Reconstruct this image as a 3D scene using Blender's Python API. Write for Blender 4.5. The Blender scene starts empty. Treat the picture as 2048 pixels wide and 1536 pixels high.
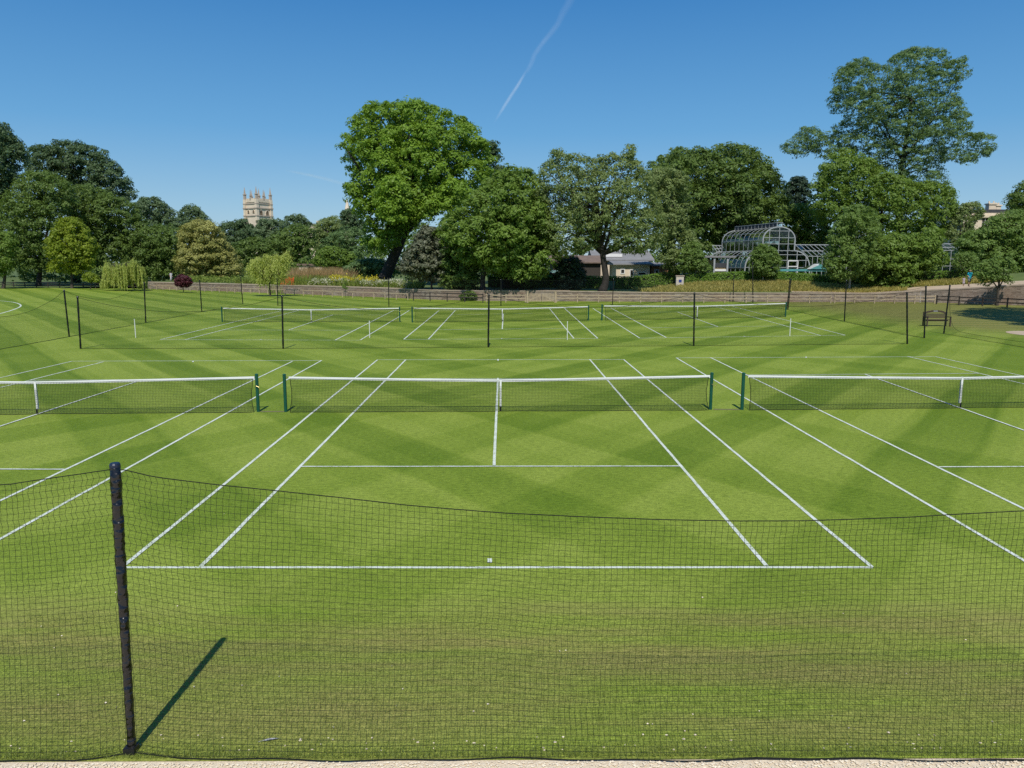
import bpy, math, random
import numpy as np
from mathutils import Vector
R = math.radians
rng = np.random.default_rng(7)
random.seed(7)
C = bpy.context.scene.collection
scene = bpy.context.scene

# ------------------------------------------------------------------ camera
FPX, PITCH, YAW, ROLL = 1518.9, 0.1568, 0.0099, -0.0026
CX, CY, CZ = 0.2439, -10.4104, 4.3076
cam_data = bpy.data.cameras.new('camera')
cam_data.sensor_width = 36.0
cam_data.lens = 36.0 * FPX / 2048.0
cam_data.clip_start = 0.05
cam_data.clip_end = 30000
cam = bpy.data.objects.new('camera', cam_data)
C.objects.link(cam)
cam.location = (CX, CY, CZ)
from mathutils import Matrix
cam.rotation_euler = (Matrix.Rotation(-YAW, 4, 'Z') @ Matrix.Rotation(math.pi/2 - PITCH, 4, 'X') @ Matrix.Rotation(-ROLL, 4, 'Z')).to_euler()
scene.camera = cam

# ------------------------------------------------------------------ sky, sun, exposure
SUN_EL = 52.0
world = bpy.data.worlds.new('World')
scene.world = world
world.use_nodes = True
wn, wl = world.node_tree.nodes, world.node_tree.links
wn.clear()
sky = wn.new('ShaderNodeTexSky')
sky.sky_type = 'NISHITA'
sky.sun_disc = False
sky.sun_elevation = R(SUN_EL)
sky.sun_rotation = math.pi
sky.altitude = 0
sky.air_density = 1.0
sky.dust_density = 0.3
sky.ozone_density = 3.0
bg = wn.new('ShaderNodeBackground')
bg.inputs['Strength'].default_value = 0.12
wo = wn.new('ShaderNodeOutputWorld')
hs = wn.new('ShaderNodeHueSaturation'); hs.inputs['Saturation'].default_value = 1.38; hs.inputs['Value'].default_value = 1.0
wl.new(sky.outputs[0], hs.inputs['Color'])
wg = wn.new('ShaderNodeTexCoord'); wz = wn.new('ShaderNodeSeparateXYZ'); wl.new(wg.outputs['Generated'], wz.inputs[0])
wr = wn.new('ShaderNodeValToRGB')
_st = [(0.0,(0.36,0.53,0.69)), (0.07,(0.265,0.475,0.685)), (0.16,(0.135,0.365,0.655)), (0.31,(0.055,0.225,0.535)), (1.0,(0.03,0.12,0.36))]
while len(wr.color_ramp.elements) < len(_st): wr.color_ramp.elements.new(0.5)
for _e, (_p, _c) in zip(wr.color_ramp.elements, _st): _e.position = _p; _e.color = (*_c, 1)
wl.new(wz.outputs[2], wr.inputs['Fac'])
wsc = wn.new('ShaderNodeMix'); wsc.data_type = 'RGBA'; wsc.blend_type = 'MULTIPLY'; wsc.inputs[0].default_value = 1.0
wl.new(wr.outputs[0], wsc.inputs[6]); wsc.inputs[7].default_value = (1/0.12, 1/0.12, 1/0.12, 1)
wmx = wn.new('ShaderNodeMix'); wmx.data_type = 'RGBA'; wmx.inputs[0].default_value = 0.8
wl.new(hs.outputs[0], wmx.inputs[6]); wl.new(wsc.outputs[2], wmx.inputs[7]); wl.new(wmx.outputs[2], bg.inputs['Color'])
wl.new(bg.outputs[0], wo.inputs['Surface'])
sd = bpy.data.lights.new('sun', 'SUN')
sd.energy = 4.2
sd.angle = R(0.53)
sd.color = (1.0, 0.95, 0.87)
sun = bpy.data.objects.new('sun', sd)
C.objects.link(sun)
sun.rotation_euler = (R(90 - SUN_EL), 0, 0)
sun.location = (0, -30, 40)
scene.view_settings.view_transform = 'Standard'
scene.view_settings.look = 'None'
scene.view_settings.exposure = 0.0
scene.view_settings.gamma = 1.0
scene.cycles.max_bounces = 6
scene.cycles.transparent_max_bounces = 16
scene.cycles.diffuse_bounces = 3
scene.cycles.use_denoising = False

# ------------------------------------------------------------------ survey helpers (photo measurements -> real positions)
_cr, _sr = math.cos(ROLL), math.sin(ROLL)
_cp, _sp = math.cos(PITCH), math.sin(PITCH)
_cw, _sw = math.cos(YAW), math.sin(YAW)
def ray(u, v):
    a, b = (u - 1024)/FPX, (v - 768)/FPX
    a, b = a*_cr + b*_sr, -a*_sr + b*_cr
    x, d1, d2 = a, 1.0, -b
    y = d1*_cp + d2*_sp
    z = -d1*_sp + d2*_cp
    return np.array([x*_cw + y*_sw, -x*_sw + y*_cw, z])
def gp(u, v, z=0.0):
    d = ray(u, v); t = (z - CZ)/d[2]
    return np.array([CX + d[0]*t, CY + d[1]*t, z])
def at_y(u, v, Y):
    d = ray(u, v); t = (Y - CY)/d[1]
    return np.array([CX, CY, CZ]) + d*t
def hz(v, D):  # height of something seen at row v, D metres ahead (near the middle of the frame)
    return CZ + (528.5 - v)*D/FPX

# ------------------------------------------------------------------ mesh builder
WL = {}
class MB:
    def __init__(self):
        self.v = []; self.f4 = []; self.f3 = []; self.fn = []; self.n = 0
        self.t4 = []
    def add(self, V, F):
        V = np.asarray(V, float).reshape(-1, 3)
        for f in F:
            g = [i + self.n for i in f]
            (self.f4 if len(g) == 4 else self.f3 if len(g) == 3 else self.fn).append(g)
        self.v.append(V); self.n += len(V)
    def addq(self, V, Q):
        V = np.asarray(V, float).reshape(-1, 3)
        self.t4.append(np.asarray(Q).reshape(-1, 4) + self.n)
        self.v.append(V); self.n += len(V)
    def box(self, c, s, rz=0.0):
        sx, sy, sz = [k/2 for k in s]
        V = np.array([[x, y, z] for x in (-sx, sx) for y in (-sy, sy) for z in (-sz, sz)])
        co, si = math.cos(rz), math.sin(rz)
        V = np.stack([V[:,0]*co - V[:,1]*si, V[:,0]*si + V[:,1]*co, V[:,2]], 1) + np.array(c)
        self.add(V, [(0,1,3,2),(4,6,7,5),(0,4,5,1),(2,3,7,6),(0,2,6,4),(1,5,7,3)])
        return self
    def bar(self, p, q, w, h, up=(0,0,1)):
        p, q = np.array(p, float), np.array(q, float)
        d = q - p; d /= (np.linalg.norm(d) + 1e-12)
        up = np.array(up, float)
        s = np.cross(d, up)
        if np.linalg.norm(s) < 1e-4: s = np.cross(d, np.array([0, 1.0, 0]))
        s /= np.linalg.norm(s); t = np.cross(s, d)
        V = []
        for e in (p, q):
            for a, b in ((-1,-1),(1,-1),(1,1),(-1,1)):
                V.append(e + s*a*w/2 + t*b*h/2)
        self.add(V, [(0,1,2,3),(7,6,5,4),(0,4,5,1),(1,5,6,2),(2,6,7,3),(3,7,4,0)])
        return self
    def tube(self, pts, rad, n=8, cap=True):
        P = np.array(pts, float); m = len(P)
        rad = np.full(m, rad, float) if np.isscalar(rad) else np.array(rad, float)
        T = np.gradient(P, axis=0); T /= (np.linalg.norm(T, axis=1, keepdims=True) + 1e-12)
        ref = np.array([0, 0, 1.0]) if abs(T[:,2]).mean() < 0.8 else np.array([1.0, 0.02, 0])
        A = np.cross(T, ref); A /= (np.linalg.norm(A, axis=1, keepdims=True) + 1e-12)
        B = np.cross(T, A)
        th = np.arange(n)*2*math.pi/n
        V = P[:,None,:] + rad[:,None,None]*(A[:,None,:]*np.cos(th)[None,:,None] + B[:,None,:]*np.sin(th)[None,:,None])
        F = []
        for i in range(m-1):
            for k in range(n):
                F.append((i*n+k, i*n+(k+1) % n, (i+1)*n+(k+1) % n, (i+1)*n+k))
        if cap:
            F.append(tuple(range(n))[::-1]); F.append(tuple((m-1)*n + k for k in range(n)))
        self.add(V.reshape(-1,3), F)
        return self
    def lathe(self, c, prof, n=12):   # prof: (radius, z)
        c = np.array(c, float)
        return self.tube([c + np.array([0,0,z]) for r, z in prof], [max(r, 1e-4) for r, z in prof], n)
    def twines(self, P, r, d1, d2):   # P (L,N,3) polylines made into thin three-sided strands
        L, N, _ = P.shape
        d1, d2 = np.array(d1, float), np.array(d2, float)
        offs = [d1*r, -0.5*r*d1 + 0.87*r*d2, -0.5*r*d1 - 0.87*r*d2]
        V = np.stack([P + o for o in offs], 2)
        idx = np.arange(L*N*3).reshape(L, N, 3)
        Q = []
        for k in range(3):
            k2 = (k+1) % 3
            Q.append(np.stack([idx[:,:-1,k], idx[:,:-1,k2], idx[:,1:,k2], idx[:,1:,k]], -1).reshape(-1,4))
        self.addq(V.reshape(-1,3), np.concatenate(Q))
        return self
    def build(self, name, mat, parent=None, loc=None, smooth=False):
        V = np.concatenate(self.v) if self.v else np.zeros((0,3))
        if parent is not None:
            V = V - np.array(WL[parent.name])
        elif loc is not None:
            V = V - np.array(loc)
        me = bpy.data.meshes.new(name)
        q = self.t4 + ([np.array(self.f4)] if self.f4 else [])
        q = np.concatenate(q) if q else np.zeros((0,4), int)
        t = np.array(self.f3, int).reshape(-1,3)
        loops = [q.ravel(), t.ravel()] + [np.array(f) for f in self.fn]
        tot = np.concatenate([np.full(len(q), 4), np.full(len(t), 3), np.array([len(f) for f in self.fn], int)]).astype(np.int32)
        loops = np.concatenate(loops).astype(np.int32)
        me.vertices.add(len(V)); me.vertices.foreach_set('co', V.astype(np.float32).ravel())
        me.loops.add(len(loops)); me.loops.foreach_set('vertex_index', loops)
        me.polygons.add(len(tot))
        me.polygons.foreach_set('loop_start', np.concatenate([[0], np.cumsum(tot)[:-1]]).astype(np.int32))
        me.polygons.foreach_set('loop_total', tot)
        me.polygons.foreach_set('use_smooth', np.full(len(tot), bool(smooth)))
        me.update(calc_edges=True)
        me.validate()
        if mat: me.materials.append(mat)
        o = bpy.data.objects.new(name, me); C.objects.link(o)
        if parent is not None: o.parent = parent; WL[o.name] = WL[parent.name]
        elif loc is not None: o.location = tuple(loc)
        return o

def tag(o, label=None, cat=None, group=None, kind=None):
    if label: o['label'] = label
    if cat: o['category'] = cat
    if group: o['group'] = group
    if kind: o['kind'] = kind
    return o
def thing(name, label, cat, loc, group=None):
    o = bpy.data.objects.new(name, None); C.objects.link(o)
    o.location = tuple(float(k) for k in loc); WL[o.name] = [float(k) for k in loc]
    o.empty_display_size = 0.3
    return tag(o, label, cat, group)

# ------------------------------------------------------------------ materials
def nodes_of(name):
    m = bpy.data.materials.new(name); m.use_nodes = True
    n, l = m.node_tree.nodes, m.node_tree.links
    return m, n, l, n['Principled BSDF']
def noise(n, l, scale, detail=4, rough=0.6, vec=None, dim='3D'):
    t = n.new('ShaderNodeTexNoise'); t.inputs['Scale'].default_value = scale
    t.inputs['Detail'].default_value = detail; t.inputs['Roughness'].default_value = rough
    if vec is not None: l.new(vec, t.inputs['Vector'])
    return t
def ramp(n, l, fac, stops):
    r = n.new('ShaderNodeValToRGB')
    while len(r.color_ramp.elements) < len(stops): r.color_ramp.elements.new(0.5)
    for e, (p, c) in zip(r.color_ramp.elements, stops):
        e.position = p; e.color = (*c, 1) if len(c) == 3 else c
    l.new(fac, r.inputs['Fac'])
    return r
def mix(n, l, fac, a, b, mode='MIX'):
    m = n.new('ShaderNodeMix'); m.data_type = 'RGBA'; m.blend_type = mode
    for sock, val in ((m.inputs[0], fac), (m.inputs[6], a), (m.inputs[7], b)):
        if isinstance(val, (int, float)): sock.default_value = val
        elif isinstance(val, tuple): sock.default_value = (*val, 1)
        else: l.new(val, sock)
    return m.outputs[2]
def math_(n, l, op, a, b=None, c=None, clamp=False):
    m = n.new('ShaderNodeMath'); m.operation = op; m.use_clamp = clamp
    for i, val in enumerate((a, b, c)):
        if val is None: continue
        if isinstance(val, (int, float)): m.inputs[i].default_value = val
        else: l.new(val, m.inputs[i])
    return m.outputs[0]
def mat(name, col, col2=None, scale=4.0, rough=0.6, metal=0.0, bump=0.0, bscale=None, spec=0.4):
    m, n, l, p = nodes_of(name)
    tc = n.new('ShaderNodeTexCoord')
    t = noise(n, l, scale, 5, 0.65, tc.outputs['Object'])
    col2 = col2 or tuple(k*0.75 for k in col)
    r = ramp(n, l, t.outputs['Fac'], [(0.3, col2), (0.7, col)])
    l.new(r.outputs[0], p.inputs['Base Color'])
    p.inputs['Roughness'].default_value = rough; p.inputs['Metallic'].default_value = metal
    p.inputs['Specular IOR Level'].default_value = spec
    if bump:
        t2 = noise(n, l, bscale or scale*4, 4, 0.6, tc.outputs['Object'])
        b = n.new('ShaderNodeBump'); b.inputs['Strength'].default_value = bump; b.inputs['Distance'].default_value = 0.02
        l.new(t2.outputs['Fac'], b.inputs['Height']); l.new(b.outputs[0], p.inputs['Normal'])
    return m
def leaf_mat(name, c_dark, c_light, trans=0.3, shine=0.25):
    m, n, l, p = nodes_of(name)
    out = n['Material Output']
    at = n.new('ShaderNodeAttribute'); at.attribute_name = 'tint'
    tc = n.new('ShaderNodeTexCoord')
    t = noise(n, l, 0.35, 3, 0.6, tc.outputs['Object'])
    f = math_(n, l, 'ADD', math_(n, l, 'MULTIPLY', at.outputs['Fac'], 0.6), math_(n, l, 'MULTIPLY', t.outputs['Fac'], 0.6))
    r = ramp(n, l, f, [(0.15, c_dark), (0.85, c_light)])
    l.new(r.outputs[0], p.inputs['Base Color'])
    p.inputs['Roughness'].default_value = 0.5; p.inputs['Specular IOR Level'].default_value = shine
    tr = n.new('ShaderNodeBsdfTranslucent')
    l.new(mix(n, l, 0.5, r.outputs[0], tuple(min(1, k*1.5) for k in (c_light[0]*1.1, c_light[1]*1.1, c_light[2]*0.5))), tr.inputs['Color'])
    ms = n.new('ShaderNodeMixShader'); ms.inputs[0].default_value = trans
    l.new(p.outputs[0], ms.inputs[1]); l.new(tr.outputs[0], ms.inputs[2]); l.new(ms.outputs[0], out.inputs['Surface'])
    return m

M = {}
M['bark'] = mat('bark', (0.10,0.08,0.06), (0.035,0.03,0.025), 3, 0.9, bump=0.6, bscale=14)
M['bark_dark'] = mat('dark_bark', (0.045,0.038,0.032), (0.018,0.016,0.014), 3, 0.9, bump=0.6, bscale=14)
M['bark_birch'] = mat('birch_bark', (0.62,0.60,0.55), (0.18,0.16,0.14), 5, 0.8)
M['black_plastic'] = mat('black_plastic_sleeve', (0.007,0.007,0.008), (0.004,0.004,0.004), 9, 0.2, bump=0.6, bscale=30, spec=.45)
def sleeve_mat():
    m, n, l, p = nodes_of('wrinkled_black_sleeve')
    tc = n.new('ShaderNodeTexCoord'); mp = n.new('ShaderNodeMapping'); mp.inputs['Scale'].default_value = (5, 5, 9); l.new(tc.outputs['Object'], mp.inputs[0])
    t = noise(n, l, 1.1, 2, .45, mp.outputs[0])
    b = n.new('ShaderNodeBump'); b.inputs['Strength'].default_value = 1.0; b.inputs['Distance'].default_value = 0.09
    l.new(t.outputs['Fac'], b.inputs['Height']); l.new(b.outputs[0], p.inputs['Normal'])
    p.inputs['Base Color'].default_value = (.006,.006,.007,1); p.inputs['Roughness'].default_value = .23; p.inputs['Specular IOR Level'].default_value = .6
    return m
M['sleeve'] = sleeve_mat()
M['black_metal'] = mat('black_metal', (0.016,0.017,0.018), (0.008,0.008,0.009), 20, 0.45)
M['cap'] = mat('dark_blue_cap', (0.012,0.02,0.045), None, 9, 0.4)
M['twine'] = mat('black_twine', (0.012,0.014,0.012), (0.008,0.009,0.008), 30, 0.8, spec=0.2)
M['tennis_twine'] = mat('net_twine', (0.010,0.012,0.010), (0.006,0.008,0.007), 30, 0.8, spec=0.2)
M['green_post'] = mat('green_painted_steel', (0.008,0.085,0.055), (0.006,0.06,0.04), 6, 0.35)
M['white_band'] = mat('white_canvas', (0.80,0.80,0.78), (0.70,0.71,0.70), 3, 0.7)
M['white_paint'] = mat('white_paint', (0.78,0.78,0.75), (0.68,0.68,0.66), 6, 0.5)
M['brass'] = mat('brass', (0.7,0.55,0.25), None, 20, 0.35, 0.8)
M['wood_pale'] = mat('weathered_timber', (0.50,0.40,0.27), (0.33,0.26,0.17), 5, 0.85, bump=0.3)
M['wood_dark_shaded'] = mat('dark_shaded_timber', (0.055,0.045,0.037), (0.03,0.025,0.02), 5, 0.8, bump=0.3)  # shed timber; on the shaded rail fences the shade is in this colour
M['wood_bench'] = mat('bench_timber', (0.075,0.052,0.036), (0.045,0.03,0.022), 8, 0.7, bump=0.2)
M['tower_stone'] = mat('limestone', (0.76,0.65,0.50), (0.60,0.50,0.38), 0.5, 0.9)
M['tower_dark'] = mat('old_limestone', (0.50,0.42,0.34), (0.36,0.30,0.24), 0.8, 0.9)
M['opening'] = mat('dark_opening', (0.03,0.028,0.025), None, 2, 0.9)
M['louvre'] = mat('bell_louvre', (0.22,0.16,0.10), None, 2, 0.9)
M['lead'] = mat('lead_roof', (0.26,0.26,0.26), (0.19,0.19,0.19), 0.7, 0.85, spec=.2)
M['slate'] = mat('dark_slate', (0.06,0.062,0.07), (0.04,0.04,0.045), 1.5, 0.6)
M['tile'] = mat('brown_tile', (0.22,0.16,0.12), (0.14,0.10,0.08), 1.5, 0.85)
M['cream_stone'] = mat('cream_stone', (0.74,0.63,0.49), (0.60,0.50,0.38), 1.2, 0.9)
M['timber_clad'] = mat('timber_cladding', (0.42,0.22,0.10), (0.28,0.14,0.07), 2, 0.8)
M['gh_frame'] = mat('painted_glazing_bar', (0.38,0.40,0.40), (0.30,0.32,0.32), 1, 0.5)
M['grey_frame'] = mat('grey_frame', (0.40,0.42,0.43), None, 1, 0.5)
M['teal'] = mat('teal_canvas', (0.10,0.34,0.34), None, 2, 0.7)
M['pale_canvas'] = mat('pale_canvas', (0.62,0.66,0.66), None, 2, 0.7)
M['green_bin'] = mat('green_plastic', (0.01,0.09,0.075), None, 4, 0.5)
M['orange'] = mat('orange_mesh', (0.75,0.13,0.03), (0.6,0.09,0.02), 8, 0.7)
M['gravel'] = mat('pale_gravel', (0.84,0.73,0.55), (0.62,0.50,0.34), 30, 0.95, bump=0.6, bscale=70)
M['path'] = mat('sandy_path', (0.50,0.40,0.28), (0.40,0.31,0.21), 1.5, 0.95)
M['pebble'] = mat('pebble', (0.86,0.77,0.60), (0.62,0.50,0.35), 9, 0.9)
M['feather'] = mat('feather', (0.50,0.50,0.50), (0.16,0.16,0.17), 26, 0.8)
M['skin'] = mat('skin', (0.50,0.30,0.22), None, 9, 0.6)
M['turq'] = mat('turquoise_cotton', (0.01,0.36,0.50), None, 6, 0.8)
M['shorts'] = mat('grey_shorts', (0.20,0.20,0.20), None, 6, 0.8)
M['pale_cloth'] = mat('pale_cloth', (0.60,0.58,0.58), (0.42,0.40,0.42), 9, 0.8)
M['pink_cloth'] = mat('striped_pale_cloth', (0.55,0.45,0.47), (0.25,0.2,0.25), 16, 0.8)
M['hair'] = mat('brown_hair', (0.06,0.04,0.03), None, 9, 0.7)
M['hair_fair'] = mat('fair_hair', (0.30,0.20,0.11), None, 9, 0.7)
M['sign_white'] = mat('sign_cream', (0.62,0.56,0.47), None, 4, 0.7)
M['sign_blue'] = mat('sign_blue', (0.03,0.06,0.28), None, 4, 0.5)
M['yellow'] = mat('yellow_flower', (0.60,0.50,0.03), (0.45,0.40,0.03), 9, 0.8)

def glass_mat():
    m, n, l, p = nodes_of('greenhouse_glass')
    out = n['Material Output']
    tr = n.new('ShaderNodeBsdfTransparent'); tr.inputs[0].default_value = (0.84,0.90,0.88,1)
    gl = n.new('ShaderNodeBsdfGlossy'); gl.inputs['Roughness'].default_value = 0.04
    fr = n.new('ShaderNodeFresnel'); fr.inputs['IOR'].default_value = 1.5
    ms = n.new('ShaderNodeMixShader')
    l.new(fr.outputs[0], ms.inputs[0]); l.new(tr.outputs[0], ms.inputs[1]); l.new(gl.outputs[0], ms.inputs[2])
    l.new(ms.outputs[0], out.inputs['Surface'])
    return m
M['glass'] = glass_mat()

def lawn_mat():
    m, n, l, p = nodes_of('mown_lawn')
    g = n.new('ShaderNodeNewGeometry'); pos = g.outputs['Position']
    sx = n.new('ShaderNodeSeparateXYZ'); l.new(pos, sx.inputs[0]); X, Y = sx.outputs[0], sx.outputs[1]
    wob = noise(n, l, 0.12, 2, 0.5, pos)
    wv = math_(n, l, 'MULTIPLY', math_(n, l, 'SUBTRACT', wob.outputs['Fac'], 0.5), 0.9)
    def stripes(ax, ay, per, ph):
        c = math_(n, l, 'ADD', math_(n, l, 'MULTIPLY', X, ax), math_(n, l, 'MULTIPLY', Y, ay))
        c = math_(n, l, 'ADD', c, wv)
        s = math_(n, l, 'SINE', math_(n, l, 'MULTIPLY', math_(n, l, 'SUBTRACT', c, ph), 2*math.pi/per))
        return math_(n, l, 'MULTIPLY_ADD', s, 4.0, -0.9, clamp=True)   # 0 light .. 1 dark
    sA = stripes(0.79, -0.61, 4.7, 3.9 - 4.7/4)
    sB = stripes(0.79, 0.61, 4.7, 1.2)
    big = noise(n, l, 0.07, 2, 0.5, pos)
    wA = ramp(n, l, big.outputs['Fac'], [(0.35, (0,0,0)), (0.65, (1,1,1))]).outputs[0]
    side = math_(n, l, 'MULTIPLY_ADD', X, 0.045, 0.5, clamp=True)      # the right-hand courts show one mowing direction more, the left the other
    wA = math_(n, l, 'MULTIPLY_ADD', wA, 0.5, math_(n, l, 'MULTIPLY', side, 0.6), clamp=True)
    sC = math_(n, l, 'MULTIPLY', stripes(0.79, -0.61, 1.95, 0.6), 0.30); sD = math_(n, l, 'MULTIPLY', stripes(0.79, 0.61, 1.95, 0.2), 0.30)
    sA = math_(n, l, 'ADD', sA, sC); sB = math_(n, l, 'ADD', sB, sD)
    st = math_(n, l, 'ADD', math_(n, l, 'MULTIPLY', sA, wA), math_(n, l, 'MULTIPLY', sB, math_(n, l, 'SUBTRACT', 1.0, wA)))
    st = math_(n, l, 'MULTIPLY', st, math_(n, l, 'MULTIPLY_ADD', Y, 0.11, 0.62, clamp=True))   # the run-off behind the baseline is mown crossways, its stripes are faint
    patch = noise(n, l, 0.35, 4, 0.6, pos)
    st2 = math_(n, l, 'ADD', math_(n, l, 'MULTIPLY', st, 0.58), math_(n, l, 'MULTIPLY', patch.outputs['Fac'], 0.42))
    base = ramp(n, l, st2, [(0.08, (0.252,0.318,0.046)), (0.45, (0.186,0.256,0.027)), (0.95, (0.118,0.186,0.013))]).outputs[0]
    # worn, browner bands behind the near baseline and a drier far right bank
    stx = n.new('ShaderNodeMapping'); stx.inputs['Scale'].default_value = (0.22, 1.5, 1); l.new(pos, stx.inputs[0])
    wn_ = noise(n, l, 1.0, 4, 0.6, stx.outputs[0])
    wy = ramp(n, l, math_(n, l, 'MULTIPLY_ADD', Y, 0.2, 1.0), [(0.12,(0.45,)*3), (0.28,(1,1,1)), (0.55,(1,1,1)), (0.66,(0.9,)*3), (0.82,(0.25,)*3), (0.98,(0,0,0))]).outputs[0]
    wear = math_(n, l, 'MULTIPLY', ramp(n, l, wn_.outputs['Fac'], [(0.34,(0,0,0)), (0.60,(1,1,1))]).outputs[0], wy)
    base = mix(n, l, math_(n, l, 'MULTIPLY', wear, 0.68), base, (0.255,0.215,0.070))
    # right-hand rough bank
    rb = math_(n, l, 'MULTIPLY', math_(n, l, 'MULTIPLY_ADD', X, 0.15, -4.1, clamp=True), math_(n, l, 'MULTIPLY_ADD', Y, 0.1, -3.2, clamp=True))
    wv2 = n.new('ShaderNodeTexWave'); wv2.inputs['Scale'].default_value = 0.16; wv2.inputs['Distortion'].default_value = 2.0; wv2.bands_direction = 'Y'; l.new(pos, wv2.inputs['Vector'])
    base = mix(n, l, math_(n, l, 'MULTIPLY', rb, 0.88), base, mix(n, l, wv2.outputs['Fac'], (0.215,0.195,0.055), (0.155,0.165,0.040)))
    # blade-scale speckle
    fine = noise(n, l, 46, 3, 0.75, pos)
    cmb = n.new('ShaderNodeMapping'); cmb.inputs['Scale'].default_value = (0.55, 1.15, 1); l.new(pos, cmb.inputs[0])
    fine2 = noise(n, l, 13, 5, 0.9, cmb.outputs[0])
    sp = math_(n, l, 'ADD', math_(n, l, 'MULTIPLY', fine.outputs['Fac'], 0.5), math_(n, l, 'MULTIPLY', fine2.outputs['Fac'], 0.5))
    sp = ramp(n, l, sp, [(0.36, (0.26,0.31,0.22)), (0.64, (1.72,1.66,1.80))]).outputs[0]
    base = mix(n, l, 1.0, base, sp, 'MULTIPLY')
    l.new(base, p.inputs['Base Color'])
    p.inputs['Roughness'].default_value = 0.75; p.inputs['Specular IOR Level'].default_value = 0.12
    b = n.new('ShaderNodeBump'); b.inputs['Strength'].default_value = 0.5; b.inputs['Distance'].default_value = 0.02
    l.new(fine.outputs['Fac'], b.inputs['Height']); l.new(b.outputs[0], p.inputs['Normal'])
    return m
M['lawn'] = lawn_mat()
def line_mat():
    m, n, l, p = nodes_of('court_chalk')
    g = n.new('ShaderNodeNewGeometry')
    t = noise(n, l, 40, 4, 0.75, g.outputs['Position'])
    t2 = noise(n, l, 3, 3, 0.6, g.outputs['Position'])
    f = math_(n, l, 'ADD', math_(n, l, 'MULTIPLY', t.outputs['Fac'], 0.75), math_(n, l, 'MULTIPLY', t2.outputs['Fac'], 0.25))
    r = ramp(n, l, f, [(0.38, (0.22,0.30,0.08)), (0.50, (0.64,0.68,0.60)), (0.8, (0.80,0.82,0.79))])
    l.new(r.outputs[0], p.inputs['Base Color']); p.inputs['Roughness'].default_value = 0.9
    return m
M['chalk'] = line_mat()
def stone_wall_mat():
    m, n, l, p = nodes_of('rubble_stone')
    tc = n.new('ShaderNodeTexCoord')
    mp = n.new('ShaderNodeMapping'); mp.inputs['Scale'].default_value = (2.2, 2.2, 6.0); l.new(tc.outputs['Object'], mp.inputs[0])
    vo = n.new('ShaderNodeTexVoronoi'); vo.inputs['Scale'].default_value = 1.0; l.new(mp.outputs[0], vo.inputs['Vector'])
    t = noise(n, l, 0.25, 4, 0.6, tc.outputs['Object'])
    r = ramp(n, l, vo.outputs['Color'], [(0.1, (0.165,0.135,0.11)), (0.5, (0.29,0.24,0.195)), (0.9, (0.42,0.355,0.29))])
    c = mix(n, l, ramp(n, l, t.outputs['Fac'], [(0.4,(0,0,0)),(0.65,(0.7,)*3)]).outputs[0], r.outputs[0], (0.30,0.20,0.14))
    v2 = n.new('ShaderNodeTexVoronoi'); v2.feature = 'DISTANCE_TO_EDGE'; l.new(mp.outputs[0], v2.inputs['Vector'])
    e = ramp(n, l, v2.outputs['Distance'], [(0.0,(0.35,)*3),(0.08,(1,1,1))])
    l.new(mix(n, l, 1.0, c, e.outputs[0], 'MULTIPLY'), p.inputs['Base Color'])
    p.inputs['Roughness'].default_value = 0.95
    b = n.new('ShaderNodeBump'); b.inputs['Strength'].default_value = 0.8; b.inputs['Distance'].default_value = 0.04
    l.new(v2.outputs['Distance'], b.inputs['Height']); l.new(b.outputs[0], p.inputs['Normal'])
    return m
M['wall'] = stone_wall_mat()
M['coping'] = mat('stone_coping', (0.42,0.34,0.26), (0.30,0.24,0.18), 1.5, 0.9)
M['garden_lawn'] = mat('garden_grass', (0.13,0.17,0.04), (0.07,0.11,0.02), 0.25, 0.9)

# ------------------------------------------------------------------ ground
gm = MB()
gm.add([(-6000,-4.33,0),(6000,-4.33,0),(6000,9000,0),(-6000,9000,0)], [(0,1,2,3)])
tag(gm.build('lawn', M['lawn']), kind='structure')
gm = MB()
gm.add([(-60,-60,-0.006),(60,-60,-0.006),(60,-4.30,-0.006),(-60,-4.30,-0.006)], [(0,1,2,3)])
tag(gm.build('gravel_path', M['gravel']), kind='structure')

# wall line and raised garden behind it: (u, base row, top row)
WT = [(285,581,568),(460,586,571),(640,592,574.5),(760,596,577.5),(860,600,581),(960,602,582),(1100,602,581.5),(1300,602,583.5),
      (1440,601,583.5),(1600,601,583),(1740,600,584),(1840,600,577),(1950,603,571),(2048,606,564),(2200,612,556)]
WB = []
for u, vb, vt in WT:
    b = gp(u, vb); t = at_y(u, vt, b[1]); WB.append((b[0], b[1], t[2]))
WB = np.array(WB)
gx = np.concatenate([[-320, -150, -75, WB[0,0]-4], WB[:,0], [90, 320]])
gy = np.concatenate([[WB[0,1]+6, WB[0,1]+4, WB[0,1]+2, WB[0,1]], WB[:,1], [WB[-1,1]-6, WB[-1,1]-6]])
gz = np.concatenate([[0.03, 0.03, 0.03, 0.4], WB[:,2], [WB[-1,2], WB[-1,2]]])
def wall_y(x): return float(np.interp(x, gx, gy))
def wall_z(x): return float(np.interp(x, gx, gz))
def slope(x): return float(np.interp(x, [-60,-10,17,20,25,33,40,45,60], [0.0,0.004,0.0,0.03,0.10,0.13,0.10,0.05,0.05]))
def zg(x, y):
    t = y - wall_y(x)
    if t < 0: return 0.0
    return wall_z(x) + slope(x)*min(t, 12)
gm = MB()
xs = np.unique(np.concatenate([gx, np.linspace(-100, 90, 77)]))
ts = np.array([0.25, 1.5, 3, 5, 8, 12, 13, 18, 26, 35, 60, 120, 300, 900])
V = [[(x, wall_y(x)+t, wall_z(x)+slope(x)*min(t,12)) for t in ts] for x in xs]
nx, nt = len(xs), len(ts)
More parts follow.
